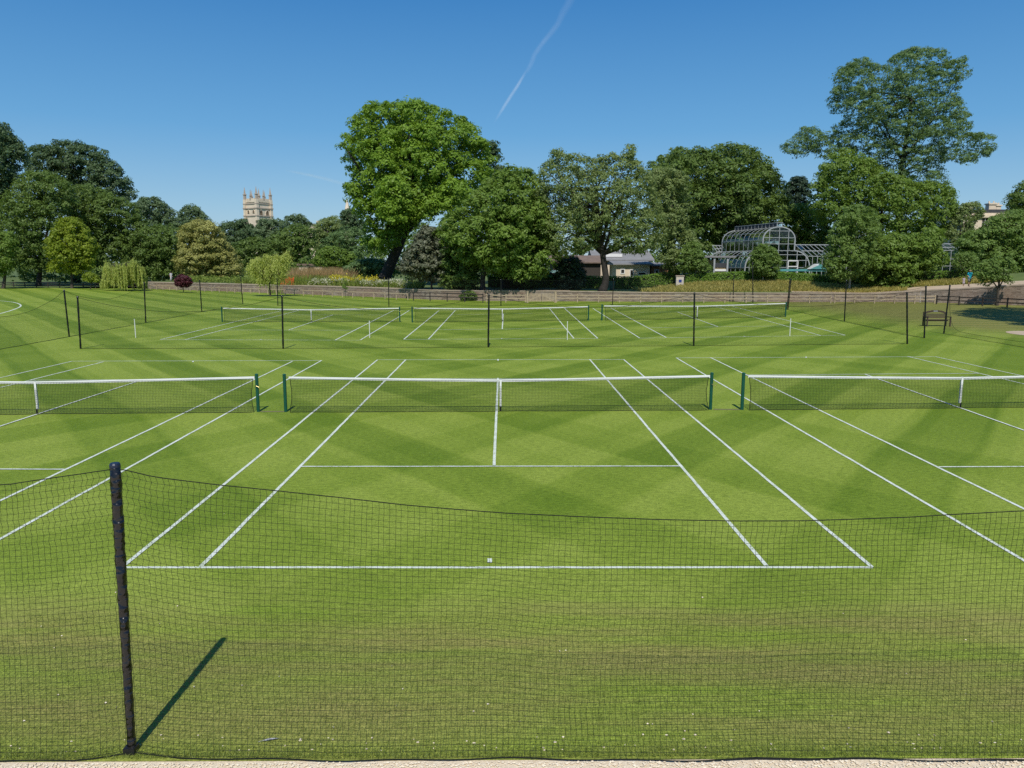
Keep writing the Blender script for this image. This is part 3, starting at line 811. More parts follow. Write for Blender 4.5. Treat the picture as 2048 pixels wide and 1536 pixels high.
def tree(name, label, cat, poly, D, base, mt, bark='bark', trunk_r=0.3, bough=2.0, puff=0.8, leaf=0.17, leaves=34, fill=1.0, thick=0.9,
         trunk_px=None, limbs=8, group=None, zbase=None, streak=None, aspect=0.55, droop=0.0, rmin=0.5, limb_r=0.22, flat=0.7, space=1.0, extra=()):
    global NLEAF
    Y = D + CY
    poly = [(float(a), float(b)) for a, b in poly]
    bp = at_y(base[0], base[1], Y)
    z0 = zg(bp[0], Y) if zbase is None else zbase
    loc = np.array([bp[0], Y, z0])
    root = thing(name, label, cat, loc, group)
    ce, ou, ti, bc = crown_points(poly, Y, bough, puff, fill, thick, rmin, space)
    for ep, dy, dt in [(e + (.45,))[:3] for e in extra]:
        c2, o2, t2, b2 = crown_points(ep, Y+dy, bough*.8, puff*.9, fill, thick, rmin, space)
        ce = np.concatenate([ce, c2]); ou = np.concatenate([ou, o2]); ti = np.concatenate([ti, np.clip(t2*.7+dt,0,1)]); bc = bc + b2[:5]
    rp = puff*rng.uniform(0.6,1.25,len(ce))
    V, tn = leaf_mesh(ce, ou, leaves, rp, leaf, flat, droop, aspect, ti, streak)
    NLEAF += len(tn)
    leaves_object('crown', V, tn, mt, root)
    A = np.array(poly); top = np.array([A[:,0].mean(), A[:,1].min()*0.35 + A[:,1].max()*0.65])
    if trunk_px is None:
        tp = [loc - [0,0,.2], lerp(loc, at_y(top[0], top[1], Y), .5)+rng.normal(0,.12,3), at_y(top[0], top[1], Y)]
    else:
        tp = [loc - [0,0,.2]] + [at_y(u, v, Y) for u, v in trunk_px]
    tp = np.array(tp)
    k = np.linspace(0, len(tp)-1, 14)
    pts = np.stack([np.interp(k, np.arange(len(tp)), tp[:,i]) for i in range(3)], 1)
    rad = trunk_r*(1-0.62*np.linspace(0,1,14)); rad[0] *= 1.35; rad[1] *= 1.1
    m = MB().tube(pts, rad, 9)
    bc = sorted(bc, key=lambda q: -q[1])
    sel = bc if len(bc) <= limbs else [bc[i] for i in rng.choice(len(bc), limbs, replace=False)]
    for c, r in sel:
        j = rng.integers(6, 14); st = pts[j]
        mid = lerp(st, c, .5) + rng.normal(0,.25,3) + [0,0,.35]
        q = np.array([st, lerp(st,mid,.6), mid, lerp(mid,c,.6), c])
        r0 = min(rad[j]*0.7, trunk_r*limb_r*2.2)
        m.tube(q, np.array([r0, r0*.8, r0*.62, r0*.4, r0*.18]), 6)
    m.build('trunk', M[bark], root, smooth=True)
    return root

L = {}
L['maple'] = leaf_mat('lime_green_leaf', (0.085,0.165,0.018), (0.215,0.340,0.036), 0.35)
L['maple2'] = leaf_mat('mid_green_leaf', (0.085,0.150,0.026), (0.190,0.285,0.046), 0.35)
L['dark'] = leaf_mat('dark_green_leaf', (0.062,0.108,0.024), (0.150,0.225,0.046), 0.33)
L['bluedark'] = leaf_mat('blue_green_leaf', (0.046,0.088,0.040), (0.112,0.172,0.068), 0.3)
L['olive'] = leaf_mat('olive_leaf', (0.110,0.160,0.048), (0.235,0.300,0.100), 0.35)
L['ash'] = leaf_mat('ash_leaf', (0.075,0.140,0.050), (0.165,0.255,0.088), 0.34)
L['birch'] = leaf_mat('birch_leaf', (0.086,0.150,0.034), (0.195,0.290,0.066), 0.36)
L['lime'] = leaf_mat('yellow_green_leaf', (0.120,0.180,0.016), (0.265,0.330,0.030), 0.38)
L['willow'] = leaf_mat('willow_leaf', (0.230,0.300,0.060), (0.500,0.540,0.150), 0.42)
L['blossom'] = leaf_mat('blossoming_leaf', (0.075,0.110,0.018), (0.400,0.390,0.120), 0.25)
L['grey'] = leaf_mat('grey_purple_leaf', (0.052,0.068,0.036), (0.165,0.175,0.105), 0.2)
L['red'] = leaf_mat('red_purple_leaf', (0.055,0.012,0.018), (0.110,0.030,0.036), 0.25)
L['far'] = leaf_mat('distant_leaf', (0.070,0.120,0.056), (0.150,0.215,0.095), 0.3)
L['pine'] = leaf_mat('pine_needle', (0.022,0.044,0.026), (0.048,0.082,0.044), 0.1)
L['hedge'] = leaf_mat('hedge_leaf', (0.085,0.175,0.020), (0.165,0.280,0.036), 0.3)
Z1 = lambda p: crop(4.0, 0, 240, p)
Z2 = lambda p: crop(4.876, 420, 360, p)
Z3 = lambda p: crop(3.49, 640, 180, p)
Z4 = lambda p: crop(4.5175, 1040, 280, p)
Z6 = lambda p: crop(2.8445, 1540, 80, p)
Z7 = lambda p: crop(4.799, 1640, 400, p)
T = 'tree'
tree('maple_tree', 'huge bright lime green tree with a thick leaning dark trunk behind the flower bed', T,
     Z3([(310,120),(420,105),(480,105),(590,85),(660,88),(700,115),(770,112),(850,130),(910,185),(960,195),(1010,240),(1070,255),(1100,330),(1150,360),(1190,440),(1195,520),(1180,620),(1090,700),(1040,800),(940,840),(870,900),(790,870),(720,920),(640,960),(620,1040),(560,1050),(500,1120),(480,1180),(400,1150),(310,1110),(300,1030),(350,985),(280,960),(270,880),(200,780),(190,660),(230,600),(150,550),(135,490),(210,480),(125,430),(125,390),(170,320),(240,320),(195,290),(195,220),(310,165)]),
     113, (762,562), L['maple'], 'bark_dark', 0.95, bough=2.1, puff=0.85, leaf=0.20, leaves=36, fill=1.15, thick=.8, space=1.16, trunk_px=[(775,540),(793,500),(812,450),(825,390),(830,320)], limbs=26, limb_r=.2,
     extra=[(Z3([(640,890),(690,800),(780,750),(850,670),(900,630),(990,640),(1050,720),(1045,800),(960,840),(880,880),(800,870),(740,920),(680,930)]),-7), (Z3([(410,640),(520,600),(600,680),(640,800),(600,900),(520,960),(430,930),(400,780)]),-9)])
tree('dark_tree', 'dark tree peeping out on the right behind the huge lime green tree', T,
     Z3([(1140,355),(1220,380),(1240,490),(1210,540),(1280,545),(1290,620),(1260,700),(1180,760),(1120,700),(1150,560)]), 124, (995,575), L['bluedark'], bough=1.6, puff=.8, leaf=.2, leaves=30, trunk_px=[(993,470),(990,400)])
tree('sycamore_tree', 'dense mid green tree with slender trunk in front of the wall, left of the gate', T,
     [(872,500),(872,468),(890,440),(925,415),(955,378),(985,352),(1020,338),(1050,343),(1075,358),(1090,400),(1100,450),(1110,490),(1105,530),(1080,560),(1050,572),(1010,560),(985,555),(960,545),(935,535),(915,522),(895,505),(885,480)],
     92, (965,601), L['maple2'], 'bark_dark', 0.36, bough=1.7, puff=.7, leaf=.17, leaves=34, trunk_px=[(964,560),(975,500),(990,440)], limbs=14)
tree('lime_tree', 'stout trunked shaded tree behind the wall, just left of the gate', T,
     [(985,440),(1020,400),(1060,400),(1095,430),(1100,480),(1090,540),(1060,585),(1030,575),(1000,560),(985,520)], 99, (1010,583), L['dark'], 'bark_dark', .5, bough=1.6, puff=.75, leaf=.18, leaves=30, trunk_px=[(1010,550),(1015,500),(1030,450)])
tree('holly_bush', 'very dark bush filling the shade between the grey leaved bush and the slender trunk', 'bush',
     Z3([(840,1010),(950,990),(1000,1080),(1060,1200),(1100,1330),(1090,1420),(1000,1440),(920,1430),(860,1390),(850,1250)]), 94, (918,592), L['dark'], bough=1.0, puff=.6, leaf=.15, leaves=32, zbase=0, trunk_r=.14)
tree('grey_leaved_bush', 'grey leaved small tree before the stone wall under the huge lime green tree', 'bush',
     Z3([(560,1250),(640,1110),(700,1000),(760,960),(840,980),(880,1040),(930,1100),(920,1180),(880,1280),(850,1345),(740,1335),(640,1310),(590,1290)]), 95, (863,600), L['grey'], bough=1.1, puff=.55, leaf=.19, leaves=26, zbase=0, trunk_r=.16)
tree('bottlebrush_bush', 'low dark shrub at the foot of the dark rail fence', 'bush', [(928,588),(938,583),(950,585),(953,594),(944,603),(928,602),(921,595)], 90.5, (938,604), L['dark'], bough=.45, puff=.3, leaf=.12, leaves=22, zbase=0, trunk_r=.06, limbs=3)
tree('olive_tree', 'wide airy olive green tree with twisting forked trunk right of the gate', T,
     Z4([(180,290),(190,260),(250,200),(290,130),(320,90),(345,95),(400,150),(450,110),(505,130),(600,160),(660,180),(715,130),(760,180),(825,105),(850,100),(900,170),(940,70),(1020,50),(1050,130),(990,170),(1070,210),(1110,270),(1180,330),(1250,600),(1290,720),(1300,880),(1240,960),(1150,1010),(1020,1060),(900,1020),(740,950),(620,1000),(520,1050),(400,1060),(300,1080),(200,1000),(180,700),(165,500)]),
     91, (1203,586), L['olive'], 'bark_dark', .46, bough=1.35, puff=.6, leaf=.13, leaves=24, fill=.9, space=1.1, trunk_px=[(1212,560),(1206,520),(1200,480),(1195,430),(1190,380)], limbs=44, limb_r=.3, rmin=.35, thick=.75)
tree('yew_tree', 'dark conifer shaped bush in the shade left of the twisting trunk', 'bush', Z4([(330,1100),(420,1060),(520,1080),(555,1200),(550,1330),(480,1370),(380,1370),(325,1330)]), 95, (1137,584), L['pine'], bough=.9, puff=.55, leaf=.13, leaves=34, trunk_r=.12)
tree('horse_chestnut_tree', 'big round dense deep green tree behind the glasshouse roof', T,
     [(1290,350),(1308,325),(1330,303),(1370,296),(1400,300),(1415,305),(1440,294),(1480,290),(1510,298),(1537,325),(1547,345),(1562,370),(1568,400),(1567,430),(1558,455),(1530,475),(1500,490),(1460,500),(1430,505),(1400,510),(1380,490),(1340,470),(1320,420),(1300,390)],
     130, (1440,560), L['dark'], bough=2.4, puff=.95, leaf=.22, leaves=34, fill=1.0)
tree('elder_tree', 'drooping yellow olive tree in front of the big round tree', T,
     Z4([(1120,300),(1200,265),(1300,265),(1420,275),(1500,340),(1490,550),(1500,750),(1560,880),(1620,960),(1600,1150),(1450,1200),(1380,1190),(1290,1170),(1250,1000),(1230,800),(1180,600)]),
     102, (1335,570), L['olive'], bough=1.2, puff=.6, leaf=.14, leaves=26, fill=.9, limbs=16)
tree('birch_tree', 'small birch with thin white trunk on the meadow left of the cafe', T, Z4([(1480,960),(1560,900),(1620,960),(1650,1060),(1700,1150),(1690,1190),(1600,1200),(1520,1200),(1440,1190),(1420,1100)]), 99, (1386,576), L['birch'], 'bark_birch', .10, bough=.8, puff=.45, leaf=.12, leaves=24, fill=.9, limbs=5, group='young birches on the meadow')
tree('pine_tree', 'small dark pine against the sky between the two big trees', T, [(1588,352),(1605,354),(1614,368),(1610,378),(1620,388),(1610,398),(1616,408),(1600,418),(1572,416),(1565,404),(1574,392),(1568,380),(1576,366)], 160, (1592,520), L['pine'], bough=1.2, puff=.7, leaf=.2, leaves=30, fill=.8)
tree('bushy_tree', 'yellow green bushy tree behind the right end of the glasshouse', T, [(1560,425),(1580,412),(1600,408),(1625,415),(1650,440),(1668,470),(1660,500),(1620,505),(1590,495),(1565,470)], 138, (1610,540), L['maple2'], bough=1.6, puff=.8, leaf=.2, leaves=30)
tree('acacia_tree', 'tallest tree at right, airy windswept crown with long low left branch', T,
     Z6([(345,330),(360,200),(410,150),(470,105),(540,95),(600,140),(660,130),(710,75),(780,45),(850,30),(930,50),(960,40),(1000,70),(1020,110),(1095,85),(1115,140),(1110,210),(1060,230),(1050,300),(1085,370),(1110,400),(1130,460),(1120,520),(1190,520),(1285,505),(1250,600),(1230,650),(1150,680),(1140,730),(1060,690),(1000,680),(960,720),(1010,800),(950,830),(860,830),(700,850),(600,740),(560,690),(480,630),(400,610),(330,690),(260,650),(200,650),(120,670),(55,655),(48,600),(150,545),(180,490),(250,485),(300,530),(370,480),(430,450),(360,410)]),
     125, (1795,540), L['ash'], 'bark_dark', .5, bough=1.75, puff=.8, leaf=.17, leaves=30, fill=1.15, trunk_px=[(1795,420),(1800,330),(1815,250),(1820,190)], limbs=22, limb_r=.12, aspect=.4, streak=(.6,0,.5), rmin=.3, flat=.5, thick=.62, space=1.14)
tree('ivy_clad_tree', 'broad green tree mass filling the space under the tallest tree', T,
     Z6([(240,850),(250,780),(300,700),(360,650),(450,620),(560,680),(680,760),(840,800),(1000,820),(1030,850),(1050,920),(1050,1000),(1000,1100),(960,1140),(760,1110),(620,1070),(400,1050),(280,1030),(230,950)]), 120, (1760,545), L['maple2'], bough=1.9, puff=.85, leaf=.19, leaves=30, fill=.95)
tree('birch_tree', 'large birch with white blotched trunk in front of the wall, beside the right net', T,
     Z7([(30,560),(70,450),(90,300),(150,230),(200,130),(270,65),(400,40),(490,80),(510,140),(560,200),(570,330),(530,450),(490,600),(420,700),(320,760),(200,760),(100,740),(20,660)]), 92, (1692,602), L['birch'], 'bark_birch', .17, bough=1.1, puff=.52, leaf=.12, leaves=28, fill=1.0, zbase=0, trunk_px=[(1698,570),(1700,520),(1702,460)], limbs=16)
tree('laurel_bush', 'big rounded bright green bush overhanging the wall right of the large birch', 'bush',
     Z7([(500,370),(640,305),(760,325),(880,335),(1000,325),(1070,240),(1180,290),(1130,430),(1190,500),(1200,570),(1130,640),(1000,670),(930,720),(935,830),(880,870),(700,865),(640,840),(560,825),(480,835),(420,840),(370,760),(430,650)]), 95, (1785,592), L['maple2'], bough=1.25, puff=.62, leaf=.16, leaves=32, fill=1.1, trunk_r=.2)
tree('slender_tree', 'thin feathery sparse tree against the sky left of the chimneys', T, Z7([(1270,170),(1310,60),(1400,15),(1500,10),(1560,110),(1500,150),(1450,260),(1400,380),(1330,420),(1230,390),(1200,280)]), 118, (1915,545), L['olive'], bough=1.0, puff=.6, leaf=.14, leaves=16, fill=.7, limbs=14, rmin=.35)
tree('young_birch_tree', 'spindly young birch with white stem beside the walking man', T, Z7([(1290,560),(1330,500),(1420,490),(1500,530),(1490,600),(1420,640),(1330,640),(1290,610)]), 92, (1920,560), L['birch'], 'bark_birch', .07, bough=.6, puff=.42, leaf=.10, leaves=14, fill=.7, limbs=6, group='young birches on the meadow')
tree('hawthorn_tree', 'small leafy tree with thin trunk in front of the sandy bank at the right edge', T,
     Z7([(1500,650),(1560,580),(1700,540),(1830,560),(1870,640),(1830,720),(1800,780),(1740,770),(1690,740),(1600,800),(1560,770),(1500,730)]), 81.5, (1993,609), L['birch'], 'bark', .15, bough=1.0, puff=.5, leaf=.13, leaves=28, zbase=0, thick=.4, trunk_px=[(1996,570),(2000,540)], limbs=10)
tree('beech_tree', 'wide leafy tree at the right edge behind the sandy path', T,
     Z7([(1290,480),(1340,340),(1450,300),(1560,240),(1640,165),(1780,95),(1958,85),(2150,110),(2230,400),(2150,680),(1958,730),(1800,740),(1600,740),(1490,690),(1420,580)]), 102, (2010,560), L['birch'], 'bark', .25, bough=1.3, puff=.62, leaf=.15, leaves=32, fill=1.1, limbs=14)
tree('dark_tree', 'dark treetop against the sky at the far right edge behind the chimneys', T, Z6([(1330,930),(1360,880),(1400,840),(1440,790),(1520,770),(1620,800),(1620,960),(1500,1000),(1380,990)]), 140, (2060,550), L['dark'], bough=1.8, puff=.9, leaf=.2, leaves=30)
tree('cherry_tree', 'small round young tree in front of the glasshouse gable', T, [(1500,520),(1508,498),(1525,488),(1542,492),(1555,512),(1558,532),(1548,548),(1530,555),(1512,550),(1502,538)], 97, (1524,574), L['birch'], 'bark_birch', .09, bough=.8, puff=.42, leaf=.11, leaves=26, trunk_px=[(1525,550),(1528,520)], limbs=6)
# the left
tree('dark_tree', 'tall dark tree cut off by the left edge of the photo', T, Z1([(-300,40),(0,60),(40,95),(80,115),(75,160),(150,200),(160,240),(195,290),(190,370),(130,430),(160,490),(80,560),(40,660),(-100,720),(-300,700)]), 150, (-40,570), L['bluedark'], bough=2.0, puff=.95, leaf=.22, leaves=32)
tree('cedar_tree', 'tall dark blue green tree with broad sloping top rising above the left wood', T,
     Z1([(215,370),(235,290),(290,235),(350,240),(430,190),(530,195),(640,205),(760,240),(815,270),(870,340),(915,375),(950,420),(980,480),(1060,495),(1065,540),(1000,565),(1075,600),(1050,660),(900,700),(700,660),(500,560),(300,520),(200,450)]), 168, (150,560), L['bluedark'], 'bark_dark', .7, bough=2.6, puff=1.05, leaf=.24, leaves=34)
tree('oak_tree', 'broad dark green tree with shaded trunk at far left behind the rail fence', T, Z1([(-60,820),(20,690),(120,550),(160,480),(300,440),(450,470),(560,560),(590,700),(520,800),(420,950),(380,1100),(400,1220),(300,1250),(150,1240),(60,1200),(-60,1120)]), 142, (75,577), L['dark'], 'bark_dark', .5, bough=2.2, puff=.95, leaf=.2, leaves=32, trunk_px=[(80,540),(80,480)])
tree('ash_tree', 'dark green tree with layered boughs between the cedar and the round dark tree', T, Z1([(500,560),(690,545),(760,590),(900,625),(1040,665),(1085,760),(1180,880),(1110,960),(960,1020),(850,1080),(800,1180),(740,1220),(680,1050),(600,850),(510,780)]), 152, (195,572), L['dark'], bough=2.0, puff=.95, leaf=.2, leaves=32)
tree('lime_tree', 'yellow green rounded tree in front of the dark left wood', T, Z1([(360,1040),(420,930),(490,820),(570,805),(650,850),(695,950),(745,1000),(765,1080),(730,1200),(640,1270),(520,1250),(400,1240),(415,1120)]), 131, (143,579), L['lime'], bough=1.5, puff=.75, leaf=.18, leaves=30, trunk_r=.25)
tree('maple_tree', 'light green tree low at the left edge behind the rail fence', T, Z1([(-80,960),(50,915),(105,960),(115,1060),(75,1150),(85,1230),(0,1270),(-80,1270)]), 129, (5,580), L['maple2'], bough=1.4, puff=.75, leaf=.18, leaves=30)
tree('poplar_tree', 'pale grey green tree in the distance right of the cedar', T, Z1([(1060,690),(1130,645),(1260,645),(1295,690),(1350,720),(1395,780),(1390,880),(1250,930),(1150,930),(1080,800)]), 230, (305,540), L['far'], bough=2.4, puff=1.1, leaf=.26, leaves=30)
tree('distant_tree', 'small domed dark tree in the distance left of the church tower', T, Z1([(1390,850),(1440,750),(1490,705),(1560,705),(1600,760),(1660,815),(1690,920),(1450,930),(1390,900)]), 228, (380,540), L['far'], bough=2.2, puff=1.1, leaf=.26, leaves=30)
tree('round_tree', 'dark round tree behind the weeping willow', T, Z1([(840,1060),(920,990),(1050,915),(1200,875),(1350,865),(1440,900),(1470,1000),(1430,1150),(1390,1270),(1250,1300),(1150,1280),(1050,1200),(950,1120)]), 150, (290,570), L['dark'], bough=1.9, puff=.9, leaf=.2, leaves=32)
tree('blossoming_tree', 'cone shaped tree covered in cream blossom below the church tower', T, Z1([(1430,920),(1490,850),(1590,815),(1690,840),(1760,915),(1805,1010),(1870,1080),(1925,1180),(1910,1270),(1750,1300),(1560,1310),(1450,1270),(1390,1180),(1430,1050)]), 142, (412,562), L['blossom'], bough=1.5, puff=.7, leaf=.17, leaves=34, trunk_r=.2)
tree('red_maple_tree', 'small purple red tree in front of the wall near the walking woman', T, Z1([(1395,1300),(1420,1265),(1470,1255),(1510,1280),(1525,1320),(1500,1350),(1460,1355),(1410,1340)]), 113.5, (366,587), L['red'], bough=.5, puff=.34, leaf=.12, leaves=24, zbase=0, trunk_r=.06, limbs=6, fill=.85, space=1.15)
tree('golden_shrub', 'yellow green shrub between the yellow green tree and the weeping willow', 'bush', Z1([(650,1290),(670,1260),(710,1245),(760,1260),(775,1300),(740,1320),(680,1320)]), 126, (178,573), L['lime'], bough=.9, puff=.5, leaf=.14, leaves=26, trunk_r=.08, limbs=3)
tree('distant_tree', 'dark tree hiding the foot of the church tower on its left', T, Z2([(60,502),(150,437),(220,417),(290,402),(340,417),(400,467),(440,542),(430,652),(380,792),(280,892),(180,772),(110,612)]), 195, (475,545), L['bluedark'], bough=2.1, puff=1.0, leaf=.24, leaves=32)
tree('distant_tree', 'fresh green tree hiding the foot of the church tower on its right', T, Z2([(430,512),(480,422),(560,402),(640,412),(705,437),(725,492),(710,612),(650,712),(500,732),(430,632)]), 178, (535,545), L['far'], bough=1.9, puff=.95, leaf=.22, leaves=32)
tree('copse_tree', 'low broad dark green tree behind the weeping golden tree', T, Z2([(210,680),(400,570),(560,610),(700,500),(860,465),(975,490),(1010,570),(970,700),(900,830),(780,850),(600,800),(420,820),(300,880)]), 164, (550,550), L['dark'], bough=2.0, puff=.95, leaf=.22, leaves=32)
tree('distant_tree', 'small blue green treetop right of the church tower, left of the stone gable', T, Z2([(715,440),(760,372),(840,355),(890,365),(925,410),(975,440),(940,500),(740,520)]), 245, (590,540), L['far'], bough=2.0, puff=1.1, leaf=.26, leaves=30)
tree('lime_tree', 'light green pointed tree right of the stone gable', T, Z2([(990,560),(1040,440),(1120,400),(1200,372),(1265,420),(1300,500),(1260,620),(1120,700),(1000,700)]), 186, (655,550), L['olive'], bough=1.9, puff=.95, leaf=.22, leaves=30)
tree('willow_tree', 'grey green rounded tree left of the huge lime green tree', T, Z2([(1080,640),(1180,550),(1320,485),(1420,485),(1490,540),(1500,660),(1490,800),(1380,800),(1260,740),(1120,720)]), 160, (690,555), L['ash'], bough=1.8, puff=.85, leaf=.18, leaves=32)
tree('distant_tree', 'dark tree beside the thin spire, half hidden by the huge lime green tree', T, Z2([(1275,350),(1330,305),(1400,320),(1490,440),(1500,560),(1420,560),(1310,480)]), 172, (705,555), L['bluedark'], bough=1.6, puff=.9, leaf=.22, leaves=30)
tree('rounded_shrub', 'large mid green rounded shrub behind the reddish tall grass', 'bush', Z2([(1010,830),(1040,720),(1150,665),(1280,685),(1380,740),(1430,800),(1400,880),(1250,890),(1100,880)]), 141, (668,556), L['maple2'], bough=1.2, puff=.65, leaf=.17, leaves=30, trunk_r=.12)
tree('rounded_shrub', 'sage green shrub at the foot of the huge leaning trunk', 'bush', Z2([(1300,880),(1420,800),(1550,785),(1680,800),(1700,880),(1650,985),(1500,970),(1380,940)]), 122, (728,562), L['ash'], bough=.95, puff=.55, leaf=.15, leaves=30, trunk_r=.1)
# offstage tree whose shade falls on the lawn at the right edge
tree('shade_tree', 'tree standing just outside the right edge that throws the dark shade on the lawn', T, [(2170,480),(2150,420),(2200,380),(2160,300),(2230,220),(2200,120),(2290,0),(2400,-140),(2560,0),(2660,300),(2660,480),(2450,520),(2250,520)], 54, (2400,650), L['dark'], bough=1.5, puff=.8, leaf=.2, leaves=24, space=1.35, zbase=0, trunk_r=.3)

# a weeping willow: hanging strands of leaves in bunches
def weeping(name, label, top_px, D, base, hang, spread, mt, n=150, zbase=0.0, r=.14, ymax=1e9):
    global NLEAF
    Y = D + CY; bp = at_y(base[0], base[1], Y); loc = np.array([bp[0], Y, zbase])
    root = thing(name, label, T, loc)
    s = D/FPX; pos, tn = [], []
    poly = np.array(top_px, float)
    cx_ = poly[:,0].mean()
    us = np.linspace(poly[:,0].min(), poly[:,0].max(), 60)
    m = MB().tube([loc, lerp(loc, at_y(cx_, poly[:,1].mean(), Y), .6)+[.1,0,0], at_y(cx_, poly[:,1].mean()-2, Y)], [r, r*.8, r*.5], 8)
    hub = at_y(cx_, poly[:,1].mean(), Y)
    for i in range(n):
        if i % 5 == 0: cu, cy_, cl_ = rng.uniform(poly[:,0].min(), poly[:,0].max()), rng.uniform(-1,1), rng.uniform(.35,1.0)
        u = min(max(cu + rng.normal(0,3.4), poly[:,0].min()), poly[:,0].max())
        vt = np.interp(u, poly[:,0], poly[:,1]) + rng.uniform(-3, 9) + 10*(1-cl_)
        half = (poly[:,0].max()-poly[:,0].min())/2*s
        k = abs(u-cx_)*s/half
        y = min(1,max(-1,cy_+rng.normal(0,.1)))*half*math.sqrt(max(0.05, 1-k*k))*0.9
        p = at_y(u, vt, Y+y)
        hl = rng.uniform(hang[0], hang[1])*cl_
        hl = min(hl, p[2]-loc[2]-rng.uniform(.2,.9))
        ns = int(hl/0.07)+2
        dr = rng.normal(0,.12,2)
        for j in range(ns):
            t = j/ns
            pos.append(p + [dr[0]*t*spread, dr[1]*t*spread, -hl*t]); tn.append(rng.uniform()*0.5 + (i % 7)/14)
        if i % 6 == 0:
            m.tube([hub, lerp(hub,p,.5)+[0,0,.4], p], [r*.35, r*.22, r*.08], 5)
    for i in range(70):   # the leafy head the strands hang from
        u = rng.uniform(poly[:,0].min()+4, poly[:,0].max()-4); half = (poly[:,0].max()-poly[:,0].min())/2*s
        k = abs(u-cx_)*s/half; y = rng.uniform(-1,1)*half*math.sqrt(max(0.05, 1-k*k))*0.8
        for j in range(5):
            pos.append(at_y(u, np.interp(u, poly[:,0], poly[:,1])+rng.uniform(0,16), Y+y)+rng.normal(0,.22,3)); tn.append(rng.uniform())
    pos = np.array(pos); tn = np.array(tn)
    pos = np.repeat(pos, 3, 0) + rng.normal(0,.06,(len(pos)*3,3)); tn = np.repeat(tn, 3)
    A = np.array([0,0,1.0]) + rng.normal(0,.35,(len(pos),3)); B = rand_dirs(len(pos)); B[:,2] *= .2
    sz = rng.uniform(.09,.17,(len(pos),1))
    V = np.stack([pos-A*sz, pos-B*sz*.4, pos+A*sz, pos+B*sz*.4], 1).reshape(-1,3)
    leaves_object('crown', V, tn, mt, root); NLEAF += len(tn)
    m.build('trunk', M['bark'], root, smooth=True)
    return root
weeping('weeping_willow', 'weeping willow with curtain of pale green strands in front of the rail fence', Z1([(800,1300),(822,1215),(838,1150),(880,1185),(915,1165),(960,1175),(1010,1160),(1060,1130),(1100,1180),(1145,1200),(1172,1270)]), 121, (250,582), (2.3,5.0), .6, L['willow'], 400)
tree('golden_weeping_tree', 'small golden weeping tree with pale trunk in front of the stone wall', T,
     Z2([(345,930),(360,860),(410,800),(450,765),(500,790),(540,730),(600,760),(640,745),(700,760),(740,708),(780,760),(770,830),(730,900),(690,970),(640,1000),(560,985),(470,1010),(420,960)]), 101, (540,594), L['willow'], bough=.7, puff=.42, leaf=.13, leaves=34, zbase=0, trunk_r=.13, droop=1.0, aspect=.26, streak=(0,0,1.6), space=1.22, limbs=16, thick=.8)
# young sapling by the flower bed
b = gp(690, 597)
root = thing('sapling', 'thin young sapling in front of the stone wall below the flower bed', 'tree', b)
ce = b + np.array([[0,0,1.3],[.15,.1,1.7],[-.12,0,1.6],[.05,-.1,2.1],[-.05,.1,2.4],[.2,0,1.2],[-.2,.05,1.3]])
V, tn = leaf_mesh(ce, rand_dirs(7), 30, np.full(7,.28), .09); leaves_object('crown', V, tn, L['maple2'], root)
MB().tube([b, b+[.03,0,1.2], b+[0,0,2.4]], [.03,.022,.008], 6).build('trunk', M['bark'], root)
b = at_y(1842, 565, 88+CY)
tag(MB().lathe((b[0],b[1],zg(b[0],b[1])-.1), [(.05,0),(.04,1.0),(.03,1.4)], 8).build('tree_stump', M['bark_birch'], loc=b), 'short white birch stem standing in the meadow left of the walkers', 'tree stem')

# the far wood that closes the view below the treetops
ce, ou = [], []
for i in range(1500):
    u = rng.uniform(-150, 2200); D = rng.uniform(205, 250); v = rng.uniform(478, 545)
    if 250 < u < 730: v = rng.uniform(486, 545)
    elif (u < 240 or 750 < u < 1540 or 1660 < u < 1880) and rng.uniform() < .6: v = rng.uniform(405 if (u < 200 or 900 < u < 1500) else 440, 545)
    ce.append(at_y(u, v, D+CY)); q = rng.standard_normal(3); q[1] -= .8; q[2] += .4; ou.append(q/np.linalg.norm(q))
V, tn = leaf_mesh(np.array(ce), np.array(ou), 34, np.full(1500,2.6)*rng.uniform(.7,1.2,1500), .55)
tag(leaves_object('far_wood', V, tn, L['dark'], None, (0,230,0)), kind='stuff')
NLEAF += len(tn)
# leafy fill added for the dark shade between the garden trees' trunks
ce, ou = [], []
for i in range(900):
    if i < 450:
        u = rng.uniform(-30, 640); D = rng.uniform(146, 172); v = rng.uniform(520, 566)
    else:
        u = rng.uniform(740, 1010) if i < 560 else rng.uniform(1560, 2100); D = rng.uniform(118, 140); v = rng.uniform(500, 560)
    p = at_y(u, v, D+CY)
    if p[2] < zg(p[0], p[1]): p[2] = zg(p[0], p[1])+.4
    ce.append(p); q = rng.standard_normal(3); q[1] -= .8; q[2] += .4; ou.append(q/np.linalg.norm(q))
V, tn = leaf_mesh(np.array(ce), np.array(ou), 30, np.full(len(ce),1.2)*rng.uniform(.7,1.2,len(ce)), .28)
tag(leaves_object('undergrowth_fill', V, tn, L['dark'], None, (0,140,0)), kind='stuff')
NLEAF += len(tn)

